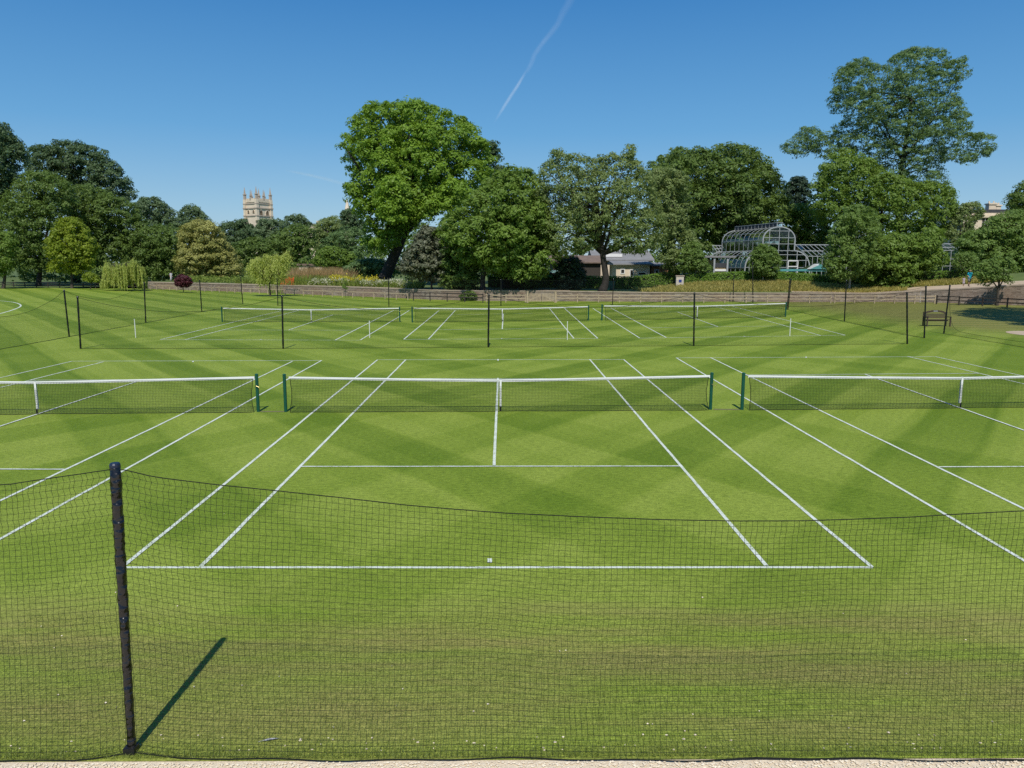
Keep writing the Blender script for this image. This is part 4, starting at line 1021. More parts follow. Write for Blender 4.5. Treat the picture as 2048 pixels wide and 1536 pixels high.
# ------------------------------------------------------------------ hedges, meadow, flower bed
def hedge(label, x0, x1, off, h, w=1.3):
    global NLEAF
    xs = np.linspace(x0, x1, max(3, int((x1-x0)/1.5)))
    loc = np.array([xs[0], wall_y(xs[0])+off, zg(xs[0], wall_y(xs[0])+off)])
    root = thing('hedge', label, 'hedge', loc)
    core = MB(); V = []
    for x in xs:
        y = wall_y(x)+off; z = zg(x,y)
        for (a, b) in ((-w/2+.12,-.1),(-w/2+.12,h-.12),(w/2-.12,h-.12),(w/2-.12,-.1)): V.append((x,y+a,z+b))
    core.add(V, [(i*4+k, (i+1)*4+k, (i+1)*4+k+1, i*4+k+1) for i in range(len(xs)-1) for k in range(3)])
    core.build('branches', M['bark_dark'], root)
    n = int((x1-x0)*330)
    x = rng.uniform(x0, x1, n); face = rng.uniform(0,1,n) < .62
    yy = np.array([wall_y(k) for k in x])+off; zz = np.array([zg(a,b) for a, b in zip(x, yy)])
    dy = np.where(face, -w/2, rng.uniform(-w/2,w/2,n)); dz = np.where(face, rng.uniform(0,h,n), h)
    pos = np.stack([x, yy+dy, zz+dz], 1) + rng.normal(0,.06,(n,3))
    out = np.where(face[:,None], np.array([0,-1,.3]), np.array([0,-.2,1.0])) + rng.normal(0,.45,(n,3))
    out /= np.linalg.norm(out, axis=1, keepdims=True)
    A = np.cross(out, rand_dirs(n)); A /= np.linalg.norm(A,axis=1,keepdims=True); B = np.cross(out, A)
    sz = rng.uniform(.05,.11,(n,1))
    V = np.stack([pos-A*sz,pos-B*sz*.7,pos+A*sz,pos+B*sz*.7],1).reshape(-1,3)
    leaves_object('foliage', V, rng.uniform(0,1,n), L['hedge'], root); NLEAF += n
def xat(u, D): return at_y(u, 560, D+CY)[0]
hedge('clipped green hedge in front of the cream stone building, left of the notice pillar', xat(975,103), xat(1352,103), 12.5, 1.55)
hedge('long clipped green hedge below the glasshouses, right of the notice pillar', xat(1366,97), xat(1965,90), 9.5, 1.15)

def tufts(name, n, place, h, w, mt, lean=.35, loc=(0,90,0)):
    global NLEAF
    P = np.array([place() for _ in range(n)])
    hh = h*rng.uniform(.5,1.2,(n,1)); th = rng.uniform(0,2*math.pi,n)
    s = np.stack([np.cos(th),np.sin(th),0*th],1)*w*rng.uniform(.6,1.3,(n,1))
    tip = P + np.concatenate([rng.normal(0,lean,(n,2))*hh, hh],1)
    V = np.stack([P-s, P+s, tip+s*.25, tip-s*.25],1).reshape(-1,3)
    o = leaves_object(name, V, rng.uniform(0,1,n), mt, None, loc); NLEAF += n
    return tag(o, kind='stuff')
L['meadow'] = leaf_mat('meadow_grass', (0.20,0.22,0.045), (0.50,0.43,0.14), .35)
L['redgrass'] = leaf_mat('tall_red_grass', (0.26,0.22,0.08), (0.50,0.33,0.17), .35)
L['bed'] = leaf_mat('flower_bed_leaf', (0.12,0.18,0.03), (0.26,0.33,0.07), .35)
L['white_fl'] = leaf_mat('white_flower', (0.40,0.42,0.26), (0.62,0.62,0.46), .2)
L['yellow_fl'] = leaf_mat('yellow_flower_head', (0.40,0.36,0.03), (0.55,0.48,0.04), .2)
def meadow_pt():
    x = rng.uniform(xat(1275,94), xat(1965,90)); t = rng.uniform(.9, 8.6) if x < xat(1820,90) else rng.uniform(4.3, 8.6)
    y = wall_y(x)+t; return (x, y, zg(x,y)-.02)
tufts('meadow_grass', 30000, meadow_pt, .42, .05, L['meadow'], .6)
def red_pt():
    u = 634+62*np.clip(rng.normal(0,.55),-1.1,1.1); D = rng.uniform(113, 126); x = xat(u, D); y = D+CY; return (x, y, zg(x,y))
tufts('tall_reddish_grass', 5500, red_pt, 2.2, .03, L['redgrass'], .35)
def red_green_pt():
    u = 628+75*np.clip(rng.normal(0,.6),-1.2,1.2); D = rng.uniform(110, 126); x = xat(u, D); y = D+CY; return (x, y, zg(x,y))
tufts('tall_green_grass', 5000, red_green_pt, 1.3, .05, L['bed'], .4)
def bed_pt():
    x = rng.uniform(WB[1,0], xat(860,110)); y = wall_y(x)+rng.uniform(2.0, 7)
    if -33.2 < x < -29: y = max(y, wall_y(x)+1.7)
    return (x, y, zg(x,y))
tufts('flower_bed_greenery', 16000, bed_pt, .8, .07, L['bed'], .4)
def flw_pt(u0, u1, h0, h1):
    def f():
        x = rng.uniform(xat(u0,108), xat(u1,106)); y = wall_y(x)+rng.uniform(1.8, 5.5); return (x, y, zg(x,y)+rng.uniform(h0,h1))
    return f
def clumps(n, u0, u1, h0, h1, t0, t1):
    cs = [(rng.uniform(u0,u1), rng.uniform(t0,t1), rng.uniform(h0,h1)) for _ in range(n)]
    def f():
        c = cs[rng.integers(n)]; x = xat(c[0],107)+rng.normal(0,.28); y = wall_y(x)+c[1]+rng.normal(0,.28)
        return (x, y, zg(x,y)+max(.1,c[2]+rng.normal(0,.16)))
    return f
tufts('white_flowers', 2600, clumps(75,606,840,.25,.85,1.8,4.5), .13, .07, L['white_fl'], .6)
tufts('yellow_flowers', 1900, clumps(34,640,765,.6,1.25,2.4,6), .13, .08, L['yellow_fl'], .6)
ce = []
for i in range(140):
    u = rng.uniform(370, 500); D = rng.uniform(124, 136); x = xat(u,D); y = D+CY; ce.append((x,y,zg(x,y)+rng.uniform(.1,.9)))
V, tn = leaf_mesh(np.array(ce), rand_dirs(140), 26, np.full(140,.55), .14)
tag(leaves_object('border_plants', V, tn, L['bed'], None, (-50,120,0)), kind='stuff')

# ------------------------------------------------------------------ church tower, spire, gable
def church_tower():
    D = 330; s = D/FPX; th = R(57)
    c2 = at_y(513, 440, D+CY); S = 7.4
    e1 = np.array([math.cos(th), math.sin(th), 0]); e2 = np.array([-math.sin(th), math.cos(th), 0])   # right face runs along e1, left along e2
    near = np.array([c2[0], c2[1], 0]); ctr = near + e1*S/2 + e2*S/2
    Z = lambda v: hz(v, D)
    root = thing('church_tower', 'honey stone gothic church tower with eight pinnacles rising above the trees', 'tower', ctr)
    rz = th
    m = MB(); m.box((ctr[0],ctr[1],Z(408)/2), (S,S,Z(408)), rz)
    corners = [near, near+e1*S, near+e1*S+e2*S, near+e2*S]
    for c in corners: m.box((c[0],c[1],Z(405)/2), (1.2,1.2,Z(405)), rz)
    m.build('shaft', M['tower_stone'], root)
    m = MB()
    for v, h, o in ((422,.45,.35),(413.5,.3,.25),(436.5,.4,.3)):
        m.box((ctr[0],ctr[1],Z(v)), (S+2*o,S+2*o,h), rz)
        for c in corners: m.box((c[0],c[1],Z(v)+.003), (1.2+2*o-.3,1.2+2*o-.3,h+.06), rz)
    m.build('string_course', M['tower_dark'], root)
    for i in range(4):
        a, b = corners[i], corners[(i+1)%4]
        m = MB(); rr_ = rz if i % 2 == 0 else rz+math.pi/2
        q = lerp(a,b,.5); m.box((q[0],q[1],Z(408.6)), (S-1.5,.5,.9), rr_)
        for k in (1,2,4,5):
            p = lerp(a,b,(k+.5)/7); m.box((p[0],p[1],Z(406.3)), (.9,.52,1.3), rr_)
        m.build('parapet', M['tower_stone'], root)
    for i in range(4):
        for base, w, vt, vb in ((corners[i],.9,381,406),(lerp(corners[i],corners[(i+1)%4],.5),.62,386,407)):
            m = MB(); zb, zt = Z(vb), Z(vt)
            h1 = zb+(zt-zb)*.42
            m.box((base[0],base[1],(zb+h1)/2), (w,w,h1-zb), rz)
            m.box((base[0],base[1],h1), (w*1.35,w*1.35,.3), rz)
            m.tube([base+[0,0,h1-base[2]+.1], base+[0,0,zt-base[2]]], [w*.55,.06], 4)
            m.build('pinnacle', M['tower_dark'], root)
    def arch(a, dirv, nrm, w, zb, zt):
        out = MB(); pts = []
        hh = (zt-zb)
        for k in range(13):
            t = k/12
            if t < .5: x = -w/2 + w*(t)*1.0; z = zb+hh*.6 + hh*.4*math.sin(min(1,t*2)*math.pi/2)
            else: x = -w/2 + w*t; z = zb+hh*.6 + hh*.4*math.sin(min(1,(1-t)*2)*math.pi/2)
            pts.append((x,z))
        outl = [(-w/2,zb)] + pts + [(w/2,zb)]
        P = [a + dirv*x + np.array([0,0,z]) for x, z in outl]
        def ring(off, sc):
            cz = (zb+zt)/2
            return [a + dirv*(x*sc) + np.array([0,0,cz+(z-cz)*sc]) + nrm*off for x, z in outl]
        o = MB(); Pn = ring(.05,1); o.add(Pn, [tuple(range(len(Pn)))])
        w_ = o.build('window', M['opening'], root)
        f = MB(); A_, B_ = ring(.2,1.0), ring(.2,1.22); n_ = len(A_)
        A0, B0 = ring(-.05,1.0), ring(-.05,1.22)
        V = A_+B_+A0+B0
        f.add(V, [(k,k+1,n_+k+1,n_+k) for k in range(n_-1)] + [(k,2*n_+k,2*n_+k+1,k+1) for k in range(n_-1)] + [(n_+k,n_+k+1,3*n_+k+1,3*n_+k) for k in range(n_-1)])
        f.build('frame', M['tower_stone'], w_)
        l_ = MB()
        for q in range(4):
            z = zb+hh*(.08+.13*q); p = a+np.array([0,0,z])+nrm*.08
            l_.bar(p-dirv*w*.42, p+dirv*w*.42, .2, .32)
        l_.bar(a+nrm*.12+[0,0,zb], a+nrm*.12+[0,0,zt-.2], .18, .2, up=(0,1,0))
        l_.build('louvre', M['louvre'], w_)
    for t in (.28,.72):
        arch(near+e1*S*t, e1, -e2, 1.5, Z(438), Z(425.5))
        arch(near+e2*S*t, e2, -e1, 1.05, Z(431.5), Z(425.5))
    return root
church_tower()
D = 380
b = at_y(693.5, 440, D+CY)
root = thing('church_spire', 'thin pale stone spire tip just left of the huge lime green tree', 'spire', (b[0],b[1],0))
MB().tube([(b[0],b[1],hz(440,D)),(b[0],b[1],hz(403,D))], [2.1,.1], 8).build('spire', M['tower_stone'], root)
MB().lathe((b[0],b[1],0), [(2.4,0),(2.4,hz(440,D)),(2.2,hz(440,D)+.3)], 8).build('drum', M['tower_stone'], root)
D = 260
b = at_y(620, 470, D+CY)
root = thing('gabled_building', 'stone gable with small chimney just showing between distant treetops', 'building', (b[0],b[1],0))
m = MB(); zt, ze = hz(451,D), hz(470,D); w = 5.5
m.add([(b[0]-w,b[1],0),(b[0]+w,b[1],0),(b[0]+w,b[1],ze),(b[0],b[1],zt),(b[0]-w,b[1],ze),(b[0]-w,b[1]+10,0),(b[0]+w,b[1]+10,0),(b[0]+w,b[1]+10,ze),(b[0],b[1]+10,zt),(b[0]-w,b[1]+10,ze)],
      [(0,1,2,3,4),(9,8,7,6,5),(0,4,9,5),(1,6,7,2)])
m.build('wall', M['tower_stone'], root)
m = MB(); m.add([(b[0]-w-.4,b[1]-.3,ze-.3),(b[0],b[1]-.3,zt+.12),(b[0],b[1]+10,zt+.12),(b[0]-w-.4,b[1]+10,ze-.3),(b[0]+w+.4,b[1]-.3,ze-.3),(b[0]+w+.4,b[1]+10,ze-.3)], [(0,1,2,3),(1,4,5,2)])
ro = m.build('roof', M['tile'], root)
MB().box((b[0]+2.2,b[1]+1.5,zt-.2), (.9,.9,2.2)).build('chimney', M['tower_stone'], ro)

# ------------------------------------------------------------------ great glasshouse
def glasshouse():
    yF = 105+CY
    C0 = at_y(1553, 545, yF); th = math.atan2(11.4, -2.1) - math.pi/2      # ridge direction turned slightly left
    ax = np.array([-math.sin(th), math.cos(th), 0]); rx = np.array([math.cos(th), math.sin(th), 0])
    s = 105/FPX
    z0 = zg(C0[0], yF); base = np.array([C0[0], C0[1], z0])
    zt = lambda v: hz(v,105)
    HL = 71*s; HU = 34.5*s; zs = zt(501); ztop = zt(455)
    root = thing('glasshouse', 'great white framed glasshouse with curved two tier roof and ridge lantern', 'glasshouse', base)
    # profile (x, z) from left ground to right ground
    left = [(-HL, z0)]
    zl = zt(535)
    left += [(-HL*(.985), zl)]
    for k in range(1,7):
        a = k/6*math.pi/2; left.append((-HU-(HL*.985-HU)*math.cos(a)**1.0, zl+(zs-zl)*math.sin(a)))
    zu = zt(480)
    left += [(-HU, zu)]
    for k in range(1,9):
        a = k/8*math.pi/2; left.append((-HU*math.cos(a), zu+(ztop-zu)*math.sin(a)))
    prof = left + [(-x, z) for x, z in left[::-1][1:]]
    Ln = 12.0; nb = 9
    W3 = lambda x, z, t: np.array([base[0], base[1], 0]) + rx*x + ax*t + np.array([0,0,z])
    g = MB(); n = len(prof)
    V = [W3(x,z,t) for t in (0, Ln) for x, z in prof]
    g.add(V, [(i, i+1, n+i+1, n+i) for i in range(n-1)])
    inner = 0.04
    g.add([W3(x,z,inner) for x, z in prof], [tuple(range(n))])
    g.add([W3(x,z,Ln-inner) for x, z in prof], [tuple(range(n))])
    g.build('glazing', M['glass'], root)
    for b_ in range(nb+1):
        t = Ln*b_/nb
        m = MB()
        for (x0,za),(x1,zb) in zip(prof[:-1], prof[1:]):
            w = .14 if b_ in (0,nb) else .055
            m.bar(W3(x0,za,t), W3(x1,zb,t), w, w, up=ax)
        m.build('rib', M['gh_frame'], root)
    m = MB()
    for i in (1, 4, 7, 8, 11, 16):
        for sx in (1,-1):
            x, z = prof[i]; m.bar(W3(sx*x,z,0), W3(sx*x,z,Ln), .09, .09)
    m.build('purlin', M['gh_frame'], root)
    m = MB()
    def zprof(x):
        px = [p[0] for p in prof[:len(left)]]; pz = [p[1] for p in prof[:len(left)]]
        return float(np.interp(-abs(x), px, pz))
    for x in np.array([-61,-41,-21,0,20,41,61])*s*1.0:
        m.bar(W3(x,z0,-.02), W3(x,zprof(x)-.03,-.02), .07, .08, up=ax)
    for v in (463,476,488,501,509,520,534):
        z = zt(v)
        xs_ = [x for x in np.linspace(-HL,HL,201) if zprof(x) >= z]
        if xs_: m.bar(W3(xs_[0],z,-.02), W3(xs_[-1],z,-.02), .08, .07)
    m.build('gable_bars', M['gh_frame'], root)
    m = MB(); lw = 6*s; zl0, zl1 = ztop+.02, zt(447)
    for t in np.linspace(0,Ln,13):
        for sx in (-1,1): m.bar(W3(sx*lw,zl0-.15,t), W3(sx*lw,zl1,t), .06,.06, up=ax)
        m.bar(W3(-lw,zl1,t), W3(lw,zl1,t), .06,.06)
    for sx in (-1,1): m.bar(W3(sx*lw,zl1,0), W3(sx*lw,zl1,Ln), .08,.08)
    lo = m.build('lantern', M['gh_frame'], root)
    gl = MB(); gl.add([W3(-lw,zl1+.05,0),W3(lw,zl1+.05,0),W3(lw,zl1+.05,Ln),W3(-lw,zl1+.05,Ln)],[(0,1,2,3)])
    gl.add([W3(-lw,zl0,0),W3(-lw,zl1,0),W3(-lw,zl1,Ln),W3(-lw,zl0,Ln)],[(0,1,2,3)])
    gl.build('pane', M['slate'], lo)
    # doorway
    m = MB()
    for u in (22, 43): m.bar(W3(u*s,z0,-.08), W3(u*s,zt(521),-.08), .10,.10, up=ax)
    m.bar(W3(22*s,zt(521),-.08), W3(43*s,zt(521),-.08), .12,.12); m.bar(W3(22*s,zt(532),-.08), W3(43*s,zt(532),-.08), .12,.12)
    m.build('door_frame', M['white_paint'], root)
    m = MB()
    q = [W3(-HL,0,-.05), W3(HL,0,-.05), W3(HL,0,Ln+.05), W3(-HL,0,Ln+.05)]
    for a, b in zip(q, q[1:]+q[:1]): m.bar(a+[0,0,z0+.3], b+[0,0,z0+.3], .25, .7)
    m.build('base_wall', M['grey_frame'], root)
    # indoor planting, a thing of its own
    ce = []
    for i in range(150):
        x = rng.uniform(-HL+.6,HL-.6); t = rng.uniform(1,Ln-.6); ce.append(W3(x, z0+rng.uniform(.3, max(.6,(zprof(x)-z0)*.72)), t))
    V, tn = leaf_mesh(np.array(ce), rand_dirs(150), 36, np.full(150,.7), .2)
    tag(leaves_object('indoor_plants', V, tn, L['dark'], None, tuple(base)), kind='stuff')
    # pale blue staging cover in front
    return root, W3, s, zt, z0
GH = glasshouse()
def frame_house(name, label, u0, u1, D, vtop, veave, depth, bays, lean=True):
    yF = D+CY; a = at_y(u0, 545, yF); b = at_y(u1, 545, yF)
    z0 = zg((a[0]+b[0])/2, yF); ze, zt_ = hz(veave,D), hz(vtop,D)
    root = thing(name, label, 'glasshouse', (a[0],a[1],z0))
    g = MB(); yb = yF+depth
    g.add([(a[0],yF,z0),(b[0],yF,z0),(b[0],yF,ze),(a[0],yF,ze),(b[0],yb,zt_),(a[0],yb,zt_),(a[0],yb,z0),(b[0],yb,z0)], [(0,1,2,3),(3,2,4,5),(0,3,5,6),(1,7,4,2)])
    g.build('glazing', M['glass'], root)
    m = MB()
    for k in range(bays+1):
        x = a[0]+(b[0]-a[0])*k/bays
        m.bar((x,yF-.02,z0),(x,yF-.02,ze),.07,.07,up=(0,1,0)); m.bar((x,yF-.02,ze),(x,yb,zt_),.07,.07)
    for z in (z0+.8, (z0+ze)/2+.3, ze): m.bar((a[0],yF-.04,z),(b[0],yF-.04,z),.09,.08)
    for t in (.45, 1.0): m.bar((a[0],yF+depth*t,ze+(zt_-ze)*t+.02),(b[0],yF+depth*t,ze+(zt_-ze)*t+.02),.10,.10)
    m.build('frame', M['gh_frame'], root)
    MB().box(((a[0]+b[0])/2,yF+.15,z0+.25),(b[0]-a[0],.2,.6)).build('base_wall', M['grey_frame'], root)
    return root
frame_house('lean_to_glasshouse', 'low white framed glasshouse wing at the right of the great glasshouse', 1612, 1700, 109, 488, 512, 5, 9)
frame_house('lean_to_glasshouse', 'small white framed annex at the left of the great glasshouse', 1430, 1449, 117, 491, 503, 2.5, 3)
frame_house('lean_to_glasshouse', 'white framed glasshouse at far right behind the young birch', 1882, 1972, 110, 486, 500, 3, 6)

# cafe canopy, stone building, college block
def building_box(name, label, u0, u1, D, veave, vtop, wallmat, roofmat, depth=7, over=.5, zb=None):
    yF = D+CY; a, b = at_y(u0,545,yF), at_y(u1,545,yF); z0 = zg((a[0]+b[0])/2,yF) if zb is None else zb
    root = thing(name, label, 'building', (a[0],yF,z0))
    ze, zt_ = hz(veave,D), hz(vtop,D)
    xm, w = (a[0]+b[0])/2, b[0]-a[0]
    MB().box((xm,yF+depth/2,(z0-.3+ze)/2),(w,depth,ze-z0+.3)).build('wall', wallmat, root)
    m = MB()
    m.add([(a[0]-over,yF-over,ze+.01),(b[0]+over,yF-over,ze+.01),(b[0]+over,yF+depth*.6,zt_),(a[0]-over,yF+depth*.6,zt_),(a[0]-over,yF-over,ze+.18),(b[0]+over,yF-over,ze+.18),(b[0]+over,yF+depth*.6,zt_+.17),(a[0]-over,yF+depth*.6,zt_+.17),
           (a[0]-over,yF+depth+over,ze+.01),(b[0]+over,yF+depth+over,ze+.01)],
          [(0,1,5,4),(4,5,6,7),(1,2,6,5),(0,4,7,3),(7,6,9,8),(0,3,8),(1,9,2),(0,8,9,1)])
    m.build('roof', roofmat, root)
    def hole(u, v0, v1, wpx, mt=M['opening'], nm='window'):
        p = at_y(u,545,yF); zz0, zz1 = hz(v1,D), hz(v0,D); wd = wpx*D/FPX
        o = MB().box((p[0],yF-.01,(zz0+zz1)/2),(wd,.06,zz1-zz0)).build(nm, mt, root)
        f = MB()
        f.box((p[0]-wd/2-.05,yF-.02,(zz0+zz1)/2),(.1,.1,zz1-zz0+.2)); f.box((p[0]+wd/2+.05,yF-.02,(zz0+zz1)/2),(.1,.1,zz1-zz0+.2))
        f.box((p[0],yF-.02,zz1+.05),(wd-.004,.1,.1)); f.box((p[0],yF-.02,zz0-.05),(wd-.004,.1,.1))
        f.build('frame', M['white_paint'], o)
    return root, hole, yF, z0
r_, hole, yF, z0 = building_box('stone_building', 'low cream stone building with small dark windows behind the hedge', 1231, 1298, 110, 530, 524, M['cream_stone'], M['lead'])
hole(1244, 539, 546, 6); hole(1262, 540, 553, 5, nm='door'); hole(1283, 545, 549, 14)
r_, hole, yF, z0 = building_box('timber_building', 'orange timber clad hut between the cream building and the notice pillar', 1301, 1346, 112, 532, 527, M['timber_clad'], M['lead'])
hole(1312, 540, 552, 6)
r_, hole, yF, z0 = building_box('shaded_shed', 'shaded brown shed with tiled roof left of the twisting trunk', 1105, 1200, 116, 527, 513, M['wood_dark_shaded'], M['tile'], 8)
r_, hole, yF, z0 = building_box('grey_roofed_hall', 'hall with pale grey metal roof and skylight seen through the twisting tree', 1190, 1300, 122, 522, 502, M['cream_stone'], M['lead'], 9)
a = at_y(1225,507,yF+2); MB().box((a[0],yF+1.5,hz(511,122)),(2.6,1.2,.5)).build('skylight', M['white_paint'], r_)
# cafe with canopy
D = 103; yF = D+CY
a, b = at_y(1402,545,yF), at_y(1451,545,yF); z0 = zg(a[0],yF)
root = thing('cafe', 'cream cafe with flat grey canopy and white posts in front of the glasshouse', 'building', (a[0],yF,z0))
MB().box(((a[0]+b[0])/2-1,yF+3.2,(z0+hz(520,D))/2),(b[0]-a[0]+1,3.5,hz(520,D)-z0)).build('wall', M['cream_stone'], root)
MB().box(((a[0]+b[0])/2-.8,yF+1.8,hz(513.5,D)),(b[0]-a[0]+3.2,6.5,.24)).build('canopy', M['lead'], root)
for u in (1421.5,1447.5):
    p = at_y(u,545,yF); MB().box((p[0],yF-1.2,(z0+hz(515,D))/2),(.22,.22,hz(515,D)-z0)).build('post', M['grey_frame'], root)
p0, p1 = at_y(1423,545,yF), at_y(1446,545,yF)
m = MB(); m.box(((p0[0]+p1[0])/2,yF-1.0,hz(530,D)),(p1[0]-p0[0],.1,.6)); m.build('blind', M['slate'], root)
m = MB(); m.box(((p0[0]+p1[0])/2,yF-1.0,hz(539.5,D)),(p1[0]-p0[0],.12,.28)); m.build('rail', M['white_paint'], root)
m = MB(); m.box(((p0[0]+p1[0])/2,yF-.9,hz(535,D)),(p1[0]-p0[0],.04,.5)); m.box(((p0[0]+p1[0])/2,yF-.9,hz(545,D)),(p1[0]-p0[0],.04,.6)); m.build('counter_front', mat('ochre_panel',(0.62,0.45,0.22),None,3,.8), root)
m = MB()
for k in range(9):
    x = a[0]-2+k*.55; m.box((x,yF+1.42,hz(517.5,D)),(.3,.05,.35))
m.build('clerestory_window', M['opening'], root)
# teal marquee right of glasshouse and pale cover line
D = 100; yF = D+CY
a, b = at_y(1612,535,yF), at_y(1643,535,yF); z0 = zg(a[0],yF)
root = thing('market_tent', 'white and teal pitched tent at the right foot of the great glasshouse', 'tent', (a[0],yF,z0))
m = MB(); zt_, ze = hz(527,D), hz(537,D)
m.add([(a[0],yF,ze),(a[0]+.9,yF,zt_),(b[0]-.2,yF+1,zt_),(b[0]+.6,yF,ze),(b[0]+.6,yF+2.4,ze),(a[0],yF+2.4,ze)],[(0,3,2,1),(1,2,4,5)])
m.build('roof', M['pale_canvas'], root)
m = MB(); m.add([(b[0]-.2,yF-.02,zt_-.02),(b[0]-1.6,yF-.02,ze),(b[0]+.6,yF-.02,ze)],[(0,1,2)]); m.box(((a[0]+b[0])/2-2.2,yF+.4,ze-.15),(b[0]-a[0]+6,.5,.28)); m.build('valance', M['teal'], root)
m = MB()
for x in (a[0],b[0]+.5): m.box((x,yF+.1,(z0+ze)/2-.2),(.06,.06,ze-z0-.4))
m.build('pole', M['grey_frame'], root)
D = 104; yF = D+CY; a = at_y(1104,548,yF); z0 = zg(a[0],yF)
root = thing('parked_van', 'pale teal van half hidden in shade left of the dark conifer bush', 'van', (a[0],yF,z0))
m = MB(); w, h = 2.2, hz(541,D)-z0
prof = [(-w,.35),(w,.35),(w,h*.55),(w*.7,h*.62),(w*.35,h),(-w*.95,h),(-w,h*.9)]
V = [(a[0]+x,yF+dy,z0+z) for dy in (0,1.8) for x, z in prof]; n = len(prof)
m.add(V, [tuple(range(n))[::-1], tuple(n+k for k in range(n))] + [(k,(k+1)%n,n+(k+1)%n,n+k) for k in range(n)]); m.build('body', mat('teal_paint',(0.30,0.52,0.52),None,3,.35), root)
for x in (-1.3,1.2):
    MB().tube([(a[0]+x,yF-.05,z0+.35),(a[0]+x,yF+.2,z0+.35)], .34, 12).build('wheel', M['black_metal'], root)
MB().box((a[0]+.1,yF-.01,z0+h*.75),(2.6,.04,h*.22)).build('window', M['opening'], root)
# college block
D = 150; yF = D+CY
a, b = at_y(1925,440,yF), at_y(2080,440,yF)
root = thing('college_building', 'honey stone block with tall chimney stacks above the trees at far right', 'building', (a[0],yF,0))
zt_ = hz(427,D)
MB().box(((a[0]+b[0])/2,yF+6,zt_/2),(b[0]-a[0],12,zt_)).build('wall', M['cream_stone'], root)
ro = MB().box(((a[0]+b[0])/2,yF+6,zt_+.35),(b[0]-a[0]-1.2,11,.7)).build('roof', M['slate'], root)
m = MB(); m.box(((a[0]+b[0])/2,yF+5.8,hz(434,D)),(b[0]-a[0]+.7,12.4,.4)); m.build('cornice', M['cream_stone'], root)
for u, w, vt in ((1991,1.5,407),(2003,.9,410),(1944,1.2,410)):
    p = at_y(u,430,yF); zz = hz(vt,D)
    m = MB().box((p[0],yF+2,(zt_+zz)/2),(w,1.2,zz-zt_)); m.box((p[0],yF+2,zz-.15),(w+.3,1.5,.25))
    for k in (-.3,.3): m.lathe((p[0]+k*w,yF+2,zz), [(.16,0),(.13,.45)], 8)
    m.build('chimney', M['cream_stone'], ro)
for k in range(5):
    x = a[0]+1.6+k*2.6
    o = MB().box((x,yF-.01,hz(447,D)),(1.1,.06,1.9)).build('window', M['opening'], root)
    f = MB(); f.box((x,yF-.02,hz(447,D)),(.08,.12,1.9)); f.box((x,yF-.022,hz(447,D)+.2),(1.1,.12,.08)); f.build('frame', M['white_paint'], o)
# stone building glimpsed behind the copse
D = 150; yF = D+CY; a, b = at_y(596,530,yF), at_y(642,530,yF)
root = thing('garden_pavilion', 'stone garden house glimpsed low behind the reddish grass', 'building', (a[0],yF,1))
MB().box(((a[0]+b[0])/2,yF+2,hz(533,D)/2),(b[0]-a[0],4,hz(533,D))).build('wall', M['tower_stone'], root)
MB().box(((a[0]+b[0])/2,yF+2,hz(531,D)),(b[0]-a[0]+.6,4.6,.35)).build('roof', M['tile'], root)
MB().box((a[0]+2.4,yF-.02,hz(541,D)),(1.1,.06,1.2)).build('window', M['opening'], root)

# ------------------------------------------------------------------ small garden things
# notice pillar
D = 96; yF = D+CY; p = at_y(1358,560,yF); z0 = zg(p[0],yF)
root = thing('notice_pillar', 'cream stone pillar with a small blue notice between the two hedges', 'pillar', (p[0],yF,z0))
MB().box((p[0],yF,(z0+hz(552,D))/2),(.95,.5,hz(552,D)-z0)).build('pillar', M['sign_white'], root)
MB().box((p[0],yF,hz(552,D)+.06),(1.1,.62,.12)).build('cap', M['coping'], root)
MB().box((p[0]+.03,yF-.26,hz(561,D)),(.36,.03,.34)).build('notice', M['sign_blue'], root)
# bins
for i, (u, lab) in enumerate(((1216,'green bin in the shade right of the twisting trunk, left one of two'),(1224,'green bin in the shade right of the twisting trunk, right one of two'))):
    D = 94; yF = D+CY; p = at_y(u,570,yF); z0 = zg(p[0],yF)
    root = thing('wheeled_bin', lab, 'bin', (p[0],yF,z0), 'green bins by the trunk')
    m = MB(); m.add([(p[0]+sx*w,yF+sy*w,z0+z) for z, w in ((.08,.2),(1.0,.27)) for sx, sy in ((-1,-1),(1,-1),(1,1),(-1,1))],[(3,2,1,0),(4,5,6,7),(0,1,5,4),(1,2,6,5),(2,3,7,6),(3,0,4,7)])
    m.build('body', M['green_bin'], root)
    MB().box((p[0],yF,z0+1.05),(.6,.62,.08)).build('lid', M['green_bin'], root)
    MB().tube([(p[0]-.25,yF+.25,z0+.1),(p[0]+.25,yF+.25,z0+.1)],.1,10).build('wheel', M['black_metal'], root)
# orange barrier
bx_ = [at_y(u,570,wall_y(-31)+1.4)[0] for u in (557, 577, 580, 590)]
bp_ = [(x, wall_y(x)+1.2) for x in bx_]; z0 = zg(*bp_[0])
root = thing('barrier_fencing', 'bright orange plastic barrier mesh strung beside the golden weeping tree', 'barrier', (*bp_[0], z0))
m, P = net_panel(bp_[0], bp_[1], sagz(1.0,.95,.1), .10, .03, .05)
m2, P = net_panel(bp_[2], bp_[3], sagz(.95,1.15,.05), .10, .03, .05)
m.build('mesh', M['orange'], root); m2.build('mesh', M['orange'], root)
for ch in root.children: ch.location.z = z0   # the mesh was laid out from the ground up
for x, y in bp_:
    MB().lathe((x,y,z0-.1), [(.035,0),(.035,1.3)], 6).build('stake', M['orange'], root)
